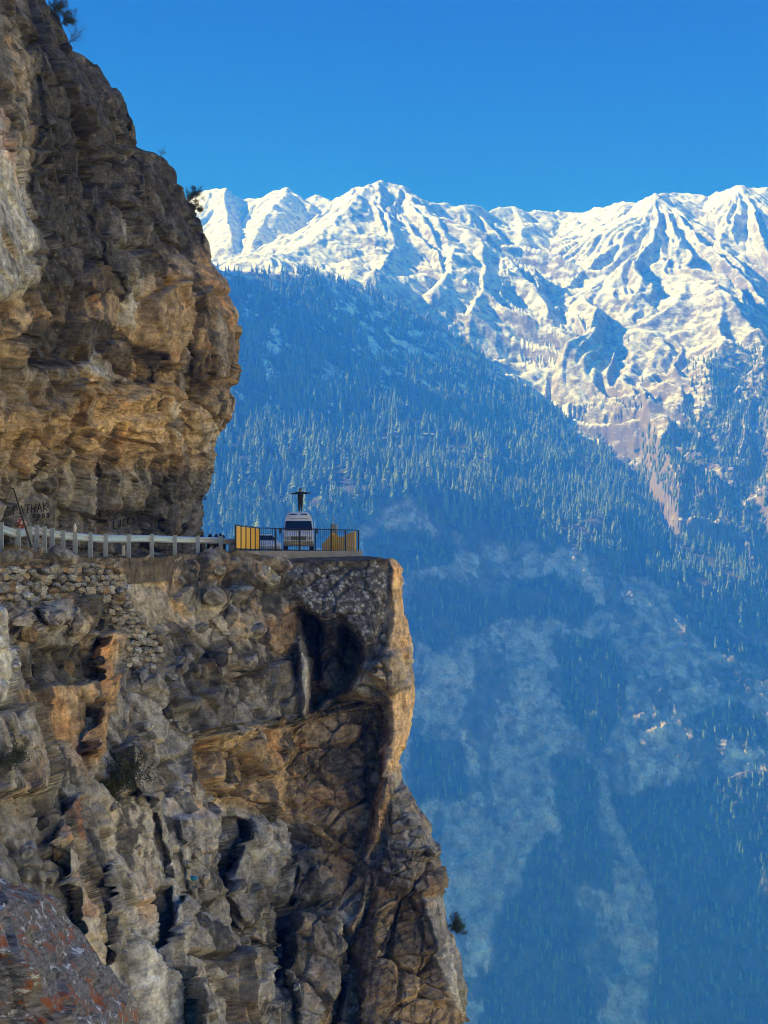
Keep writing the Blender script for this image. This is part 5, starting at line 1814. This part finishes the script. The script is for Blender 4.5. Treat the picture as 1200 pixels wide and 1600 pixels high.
# ------------------------------------------------------------------ painted names on the rock
FONT = {
    'P': [[(0, 0), (0, 1), (0.7, 0.95), (0.75, 0.6), (0, 0.5)]], 'A': [[(0, 0), (0.4, 1), (0.8, 0)], [(0.15, 0.38), (0.66, 0.38)]], 'T': [[(0, 1), (0.9, 1)], [(0.45, 1), (0.45, 0)]],
    'H': [[(0, 0), (0, 1)], [(0.7, 0), (0.7, 1)], [(0, 0.5), (0.7, 0.5)]], 'K': [[(0, 0), (0, 1)], [(0.7, 1), (0, 0.45), (0.8, 0)]],
    '0': [[(0.35, 0), (0.05, 0.25), (0.05, 0.75), (0.35, 1), (0.65, 0.75), (0.65, 0.25), (0.35, 0)]], '3': [[(0.05, 0.95), (0.55, 1), (0.65, 0.75), (0.3, 0.52), (0.68, 0.3), (0.5, 0.02), (0.02, 0.05)]],
    'L': [[(0, 1), (0, 0), (0.65, 0)]], 'U': [[(0, 1), (0.02, 0.2), (0.35, 0), (0.65, 0.2), (0.7, 1)]], 'C': [[(0.7, 0.85), (0.35, 1), (0.05, 0.6), (0.1, 0.15), (0.4, 0), (0.7, 0.15)]], 'Y': [[(0, 1), (0.38, 0.5), (0.75, 1)], [(0.38, 0.5), (0.3, 0)]],
}


def painted(name, text, x0, y0, cw, ch, slope, lw, mat, label):
    m = MB()
    for i, chx in enumerate(text):
        for st in FONT[chx]:
            pts = []
            for a, b in zip(st[:-1], st[1:]):
                n = 7
                for k in range(n):
                    t_ = k / n
                    pts.append((a[0] + (b[0] - a[0]) * t_, a[1] + (b[1] - a[1]) * t_))
            pts.append(st[-1])
            W = []
            for u_, v_ in pts:
                px = x0 + i * cw + u_ * cw * 0.82
                py = y0 - v_ * ch + slope * (px - x0)
                loc, nor = hit(upper_cliff, px, py)
                W.append((px, py, loc.y - 0.05))
            ds = [w[2] for w in W]
            for k in range(len(W) - 1):
                (xa, ya, da), (xb, yb, db) = W[k], W[k + 1]
                l = math.hypot(xb - xa, yb - ya) + 1e-6
                nx, ny = -(yb - ya) / l * lw / 2, (xb - xa) / l * lw / 2
                ex, ey = (xb - xa) / l * lw * 0.2, (yb - ya) / l * lw * 0.2
                dm = min(da, db)
                q = [at(xa + nx - ex, ya + ny - ey, dm), at(xb + nx + ex, yb + ny + ey, dm), at(xb - nx + ex, yb - ny + ey, dm), at(xa - nx - ex, ya - ny - ey, dm)]
                n0 = len(m.v)
                m.v.extend(q)
                m.f.append([n0, n0 + 1, n0 + 2, n0 + 3])
    o = m.build(name, mat, upper_cliff)
    o['label'] = label
    return o


M_PAINT = plain('black_wall_paint', (0.025, 0.024, 0.023), 0.9, 0, 0.4, 4.0)
painted('painted_name', 'PATHAK', 21, 804.5, 9.4, 13, -0.12, 1.45, M_PAINT, 'black painted word on the rock above the guardrail')
painted('painted_number', '0003', 51, 809.5, 7.2, 5.6, -0.06, 1.6, M_PAINT, 'black painted digits below the word')
painted('painted_name', 'LUCKY', 177, 826, 7.2, 11, -0.24, 1.6, M_PAINT, 'short black painted word low on the rock')

# ------------------------------------------------------------------ bushes clinging to the rock
M_LEAF = plain('bush_leaf', (0.05, 0.065, 0.03), 0.8, 0, 0.5, 2.0)
M_DRY = plain('dry_grass', (0.36, 0.26, 0.11), 0.9, 0, 0.4, 3.0)
M_TWIG = plain('twig', (0.075, 0.055, 0.04), 0.9)


def bush(loc, up, size, leafy, seed, label, n_stem=9):
    rs = np.random.default_rng(seed)
    root = empty('bush', loc)
    tag(root, label, 'bush', 'bushes on the cliff edge')
    tw, lf = MB(), MB()
    up = Vector(up).normalized()

    def leaf(p, s):
        a = Vector(rs.normal(size=3)).normalized() * s
        b = Vector(rs.normal(size=3)).normalized() * s * 0.6
        n = len(lf.v)
        lf.v.extend([p - a, p + b, p + a, p - b])
        lf.f.append([n, n + 1, n + 2, n + 3])

    def grow(p, d, l, r, lev):
        for k in range(4):
            q = p + d * l / 4
            tw.tube(p, q, r, r * 0.85, k=4, caps=False)
            r *= 0.85
            d = (d + Vector(rs.normal(size=3)) * 0.22 + Vector((0, 0, 0.06))).normalized()
            p = q
            if lev < 2 and k > 0:
                for _ in range(2 if lev == 0 else 1):
                    grow(p, (d + Vector(rs.normal(size=3)) * 0.6).normalized(), l * rs.uniform(0.35, 0.6), r * 0.65, lev + 1)
            if lev > 0 and rs.uniform() < leafy:
                for _ in range(5):
                    leaf(p + Vector(rs.normal(size=3)) * size * 0.06, size * rs.uniform(0.025, 0.05))
    for k in range(n_stem):
        d = (up + Vector(rs.normal(size=3)) * 0.45).normalized()
        grow(Vector((0, 0, 0)) - d * 0.12 * size, d, size * rs.uniform(0.7, 1.15), size * 0.016, 0)
    tw.build('stems', M_TWIG, root)
    if lf.f:
        lf.build('leaves', M_LEAF, root)
    return root


def sil_point(ob, py, sil, inset=4):
    xs = float(np.interp(py, [s[1] for s in sil], [s[0] for s in sil]))
    for k in range(12):
        loc, _ = hit(ob, xs - inset + 6 - k * 2, py)
        if loc is not None and loc.y < 150:
            return loc
    return at(xs, py, 105)


for py, up, size, leafy, seed, lab in [
        (22, (0.5, 0, 0.9), 0.75, 0.95, 1, 'dark leafy bush on the highest part of the cliff edge'),
        (40, (0.6, 0, 0.9), 0.95, 0.8, 2, 'loose dark bush in the middle of the three at the cliff top'),
        (68, (0.6, 0, 0.9), 1.1, 0.0, 3, 'bare twiggy shrub lowest of the three at the cliff top'),
        (244, (0.2, 0, 1), 0.5, 0.05, 4, 'small twiggy shrub on the step in the cliff outline'),
        (314, (0.9, 0, 0.6), 0.9, 0.95, 5, 'dark bush against the snow on the cliff edge'),
        (328, (0.9, 0, 0.3), 0.6, 0.95, 6, 'small dark bush just under the one against the snow')]:
    bush(sil_point(upper_cliff, py, U_SIL), up, size, leafy, seed, lab, 7)
bush(sil_point(lower_cliff, 1455, L_SIL), (0.9, 0, 0.35), 0.85, 1.0, 7, 'round dark bush on the right edge of the lower cliff', 10)
bush(sil_point(upper_cliff, 780, U_SIL), (0.9, 0, 0.5), 0.35, 0.5, 8, 'tiny shrub under the overhang beside the road', 6)

hp, _ = hit(lower_cliff, 186, 1232)
bush(hp + Vector((0, -0.15, 0)), (0.2, -0.5, 0.8), 1.3, 1.0, 9, 'dark green shrub in the crack beside the pale rock fins', 11)
hp, _ = hit(lower_cliff, 18, 1200)
bush(hp + Vector((0, -0.15, 0)), (0.1, -0.5, 0.9), 0.8, 0.7, 10, 'low scrubby shrub on the grey block at the left edge', 8)


# dry grass along the road edge
def grass():
    rs = np.random.default_rng(3)
    m = MB()
    for x0, x1, n in ((5, 48, 420), (48, 70, 60), (120, 200, 160), (255, 300, 90), (385, 440, 110)):
        for k in range(n):
            px = rs.uniform(x0, x1)
            b = at(px, edge_y(px) + rs.uniform(-1, 8), edge_depth(px) + rs.uniform(-0.3, 0.3))
            h = rs.uniform(0.15, 0.42) if x1 < 60 else rs.uniform(0.1, 0.25)
            d = Vector((rs.normal() * 0.35, rs.normal() * 0.3, 1)).normalized() * h
            w = Vector((rs.normal(), rs.normal() * 0.3, 0)).normalized() * 0.014
            n0 = len(m.v)
            m.v.extend([b - w, b + w, b + d])
            m.f.append([n0, n0 + 1, n0 + 2])
    return tag(m.build('dry_grass', M_DRY), kind='stuff')


grass()

# ------------------------------------------------------------------ conifers of the far slopes
def leaf_mat(name, base):
    m, nt, b = new_mat(name)
    N, L = nt.nodes, nt.links
    oi = N.new('ShaderNodeObjectInfo')
    cr = N.new('ShaderNodeValToRGB')
    cr.color_ramp.elements[0].color = (*[c * 0.7 for c in base], 1)
    cr.color_ramp.elements[1].color = (base[0] * 1.7, base[1] * 1.45, base[2] * 1.2, 1)
    L.new(oi.outputs['Random'], cr.inputs[0])
    L.new(cr.outputs[0], b.inputs['Base Color'])
    b.inputs['Roughness'].default_value = 0.85
    b.inputs['Specular IOR Level'].default_value = 0.1
    return m


M_NEEDLE = leaf_mat('needles', (0.115, 0.17, 0.055))


def conifer(seed, slim):
    """crown and trunk of a conifer one metre tall"""
    rs = np.random.default_rng(seed)
    c = MB()
    nt_ = 9
    for k in range(nt_):
        t_ = k / (nt_ - 1)
        zt = 1.0 - t_ * 0.80
        r = slim * (0.12 + 0.88 * t_ ** 0.85) * rs.uniform(0.8, 1.15)
        if k == nt_ - 1:
            r *= 0.75
        zb = zt - 0.13 - 0.05 * t_
        n0 = len(c.v)
        m = 9
        ox, oy = rs.normal(size=2) * 0.012
        c.v.append(Vector((ox, oy, min(1.0, zt + 0.05))))
        for i in range(m):
            a = 2 * math.pi * (i + rs.uniform(-0.3, 0.3)) / m
            rr = r * rs.uniform(0.55, 1.2)
            c.v.append(Vector((ox + rr * math.cos(a), oy + rr * math.sin(a), zb + rs.uniform(-0.03, 0.03))))
        for i in range(m):
            c.f.append([n0, n0 + 1 + i, n0 + 1 + (i + 1) % m])
    t = MB().tube((0, 0, -0.06), (0, 0, 0.75), 0.018, 0.006, k=5)
    return c, t


VARS = [conifer(1, 0.19), conifer(2, 0.24), conifer(3, 0.16), conifer(4, 0.21)]


def scatter(V, nr, nc, weight, n, rs):
    G = V.reshape(nr, nc, 3)
    a = np.cross(G[1:, :-1] - G[:-1, :-1], G[:-1, 1:] - G[:-1, :-1])
    area = np.linalg.norm(a, axis=-1)
    w = (area * weight.reshape(nr, nc)[:-1, :-1]).ravel()
    idx = rs.choice(len(w), n, p=w / w.sum())
    i, j = np.divmod(idx, nc - 1)
    u, v = rs.uniform(size=n)[:, None], rs.uniform(size=n)[:, None]
    P = G[i, j] * (1 - u) * (1 - v) + G[i + 1, j] * u * (1 - v) + G[i, j + 1] * (1 - u) * v + G[i + 1, j + 1] * u * v
    return P


rs = np.random.default_rng(12)
vis = (fpx > 120) & (fpx < 1290)
thin = sstep(-0.12, 0.22, fbm(FV / 55.0, 4, 81, gain=0.6))
w1 = m_forest * vis * (1 - 0.93 * snow_amt) * (0.10 + 0.90 * thin) * sstep(0.9, 1.1, FVR)
w2 = m_dark * (1 - m_forest) * vis * (1 - m_scree) + 0.012 * veg * (1 - m_forest) * vis * (1 - m_scree)
w2 = w2 * (fpx > 560)
p1 = scatter(FV, f_nr, f_nc, w1, 13500, rs)
p2_ = scatter(FV, f_nr, f_nc, w2, 2600, rs)
spx, spy = project(SV)
RFOR = [(1085, 575), (1140, 545), (1200, 545), (1360, 570), (1360, 1050), (1150, 860), (1050, 790), (985, 735), (1000, 700), (1060, 665), (1090, 630)]
w3 = sstep(-25, 30, poly_sd(RFOR, spx + wob.mean(), spy)) + 0.10 * sstep(-20, 20, poly_sd([(900, 560), (1000, 500), (1100, 520), (1100, 600), (1000, 720), (930, 690)], spx, spy)) + 0.05 * sstep(-20, 20, poly_sd([(640, 480), (860, 480), (890, 650), (800, 620)], spx, spy))
w3 = w3 * sstep(0.05, 0.3, w3)
p3 = scatter(SV, s_nr, s_nc, w3, 9000, rs)
allp = np.concatenate([p1, p2_, p3])
ax_, ay_ = project(allp)
size = np.interp(ax_, [300, 450, 700, 1000, 1250], [27, 27, 23, 18, 16]) * np.clip(np.exp(rs.normal(-0.12, 0.30, len(allp))), 0.4, 1.55)
size[:len(p1)] *= np.interp(ay_[:len(p1)], [420, 560, 700, 1000], [0.62, 0.8, 1.0, 1.0])
size[len(p1):len(p1) + len(p2_)] = 13 * rs.uniform(0.5, 1.25, len(p2_))
size[len(p1) + len(p2_):] = 16 * rs.uniform(0.5, 1.2, len(p3))
hpx = size / allp[:, 1] * F_PX
ok = (ax_ > 350) & (ax_ < 1195) & (ay_ > 560) & (ay_ < 985) & ~((ax_ < 640) & (ay_ > 790))
ok[len(p1):] = False
order = np.argsort(-np.where(ok, hpx, 0))[:300]
rest = np.ones(len(allp), bool)
rest[order] = False
crowns = {}
for k, i in enumerate(order):
    v = k % 4
    root = empty('conifer_tree', allp[i], float(rs.uniform(0, 6.28)))
    root.scale = (float(size[i]),) * 3
    tag(root, 'tall conifer standing out in the hazy forest across the gorge', 'tree', 'tallest conifers of the far forest')
    for part, mesh_b, mt in (('crown', VARS[v][0], M_NEEDLE), ('trunk', VARS[v][1], M_TWIG)):
        if (v, part) not in crowns:
            o = mesh_b.build(part, mt)
            crowns[(v, part)] = o
        else:
            o = crowns[(v, part)].copy()
            COL.objects.link(o)
        o.parent = root


def forest_stuff():
    pts = allp[rest]
    sz = size[rest]
    n = len(pts)
    me = bpy.data.meshes.new('forest')
    me.vertices.add(n)
    me.vertices.foreach_set('co', pts.astype(f32).ravel())
    for nm, val in (('tall', sz * 1.0), ('turn', rs.uniform(0, 6.28, n)), ('variant', (np.arange(n) % 4).astype(float)), ('wide', rs.uniform(0.85, 1.35, n))):
        a = me.attributes.new(nm, 'FLOAT', 'POINT')
        a.data.foreach_set('value', np.asarray(val, f32))
    o = bpy.data.objects.new('forest', me)
    COL.objects.link(o)
    ng = bpy.data.node_groups.new('forest_trees', 'GeometryNodeTree')
    ng.interface.new_socket('Geometry', in_out='INPUT', socket_type='NodeSocketGeometry')
    ng.interface.new_socket('Geometry', in_out='OUTPUT', socket_type='NodeSocketGeometry')
    N, L = ng.nodes, ng.links
    gi, go = N.new('NodeGroupInput'), N.new('NodeGroupOutput')

    def attr(nm):
        a = N.new('GeometryNodeInputNamedAttribute')
        a.data_type = 'FLOAT'
        a.inputs['Name'].default_value = nm
        return a.outputs['Attribute']
    tall, turn, var, wide = attr('tall'), attr('turn'), attr('variant'), attr('wide')
    mw = N.new('ShaderNodeMath')
    mw.operation = 'MULTIPLY'
    L.new(tall, mw.inputs[0])
    L.new(wide, mw.inputs[1])
    cs = N.new('ShaderNodeCombineXYZ')
    L.new(mw.outputs[0], cs.inputs[0])
    L.new(mw.outputs[0], cs.inputs[1])
    L.new(tall, cs.inputs[2])
    cr = N.new('ShaderNodeCombineXYZ')
    L.new(turn, cr.inputs[2])
    jn = N.new('GeometryNodeJoinGeometry')
    for k in range(4):
        oi = N.new('GeometryNodeObjectInfo')
        oi.inputs['Object'].default_value = crowns[(k, 'crown')]
        oi.inputs['As Instance'].default_value = True
        cmp_ = N.new('FunctionNodeCompare')
        cmp_.data_type = 'FLOAT'
        cmp_.operation = 'EQUAL'
        cmp_.inputs['Epsilon'].default_value = 0.1
        L.new(var, cmp_.inputs[0])
        cmp_.inputs[1].default_value = float(k)
        ip = N.new('GeometryNodeInstanceOnPoints')
        L.new(gi.outputs[0], ip.inputs['Points'])
        L.new(cmp_.outputs[0], ip.inputs['Selection'])
        L.new(oi.outputs['Geometry'], ip.inputs['Instance'])
        L.new(cr.outputs[0], ip.inputs['Rotation'])
        L.new(cs.outputs[0], ip.inputs['Scale'])
        L.new(ip.outputs[0], jn.inputs[0])
    L.new(jn.outputs[0], go.inputs[0])
    md = o.modifiers.new('trees', 'NODES')
    md.node_group = ng
    return tag(o, kind='stuff')


forest_stuff()

# ------------------------------------------------------------------ haze
def haze_box():
    m = bpy.data.materials.new('haze_air')
    m.use_nodes = True
    nt = m.node_tree
    nt.nodes.clear()
    out = nt.nodes.new('ShaderNodeOutputMaterial')
    pv = nt.nodes.new('ShaderNodeVolumePrincipled')
    pv.inputs['Color'].default_value = (*HAZE_COLOR, 1)
    pv.inputs['Absorption Color'].default_value = (1, 1, 1, 1)
    pv.inputs['Density'].default_value = HAZE_DENSITY
    pv.inputs['Anisotropy'].default_value = 0.0
    nt.links.new(pv.outputs[0], out.inputs['Volume'])
    x0, x1, y0, y1, z0, z1 = -12100, 12100, -12100, 12100, -762, 1060
    v = [(x, y, z) for z in (z0, z1) for y in (y0, y1) for x in (x0, x1)]
    q = [(0, 2, 3, 1), (4, 5, 7, 6), (0, 1, 5, 4), (2, 6, 7, 3), (0, 4, 6, 2), (1, 3, 7, 5)]
    return tag(mesh_np('haze', v, q, m), kind='stuff')


haze_box()
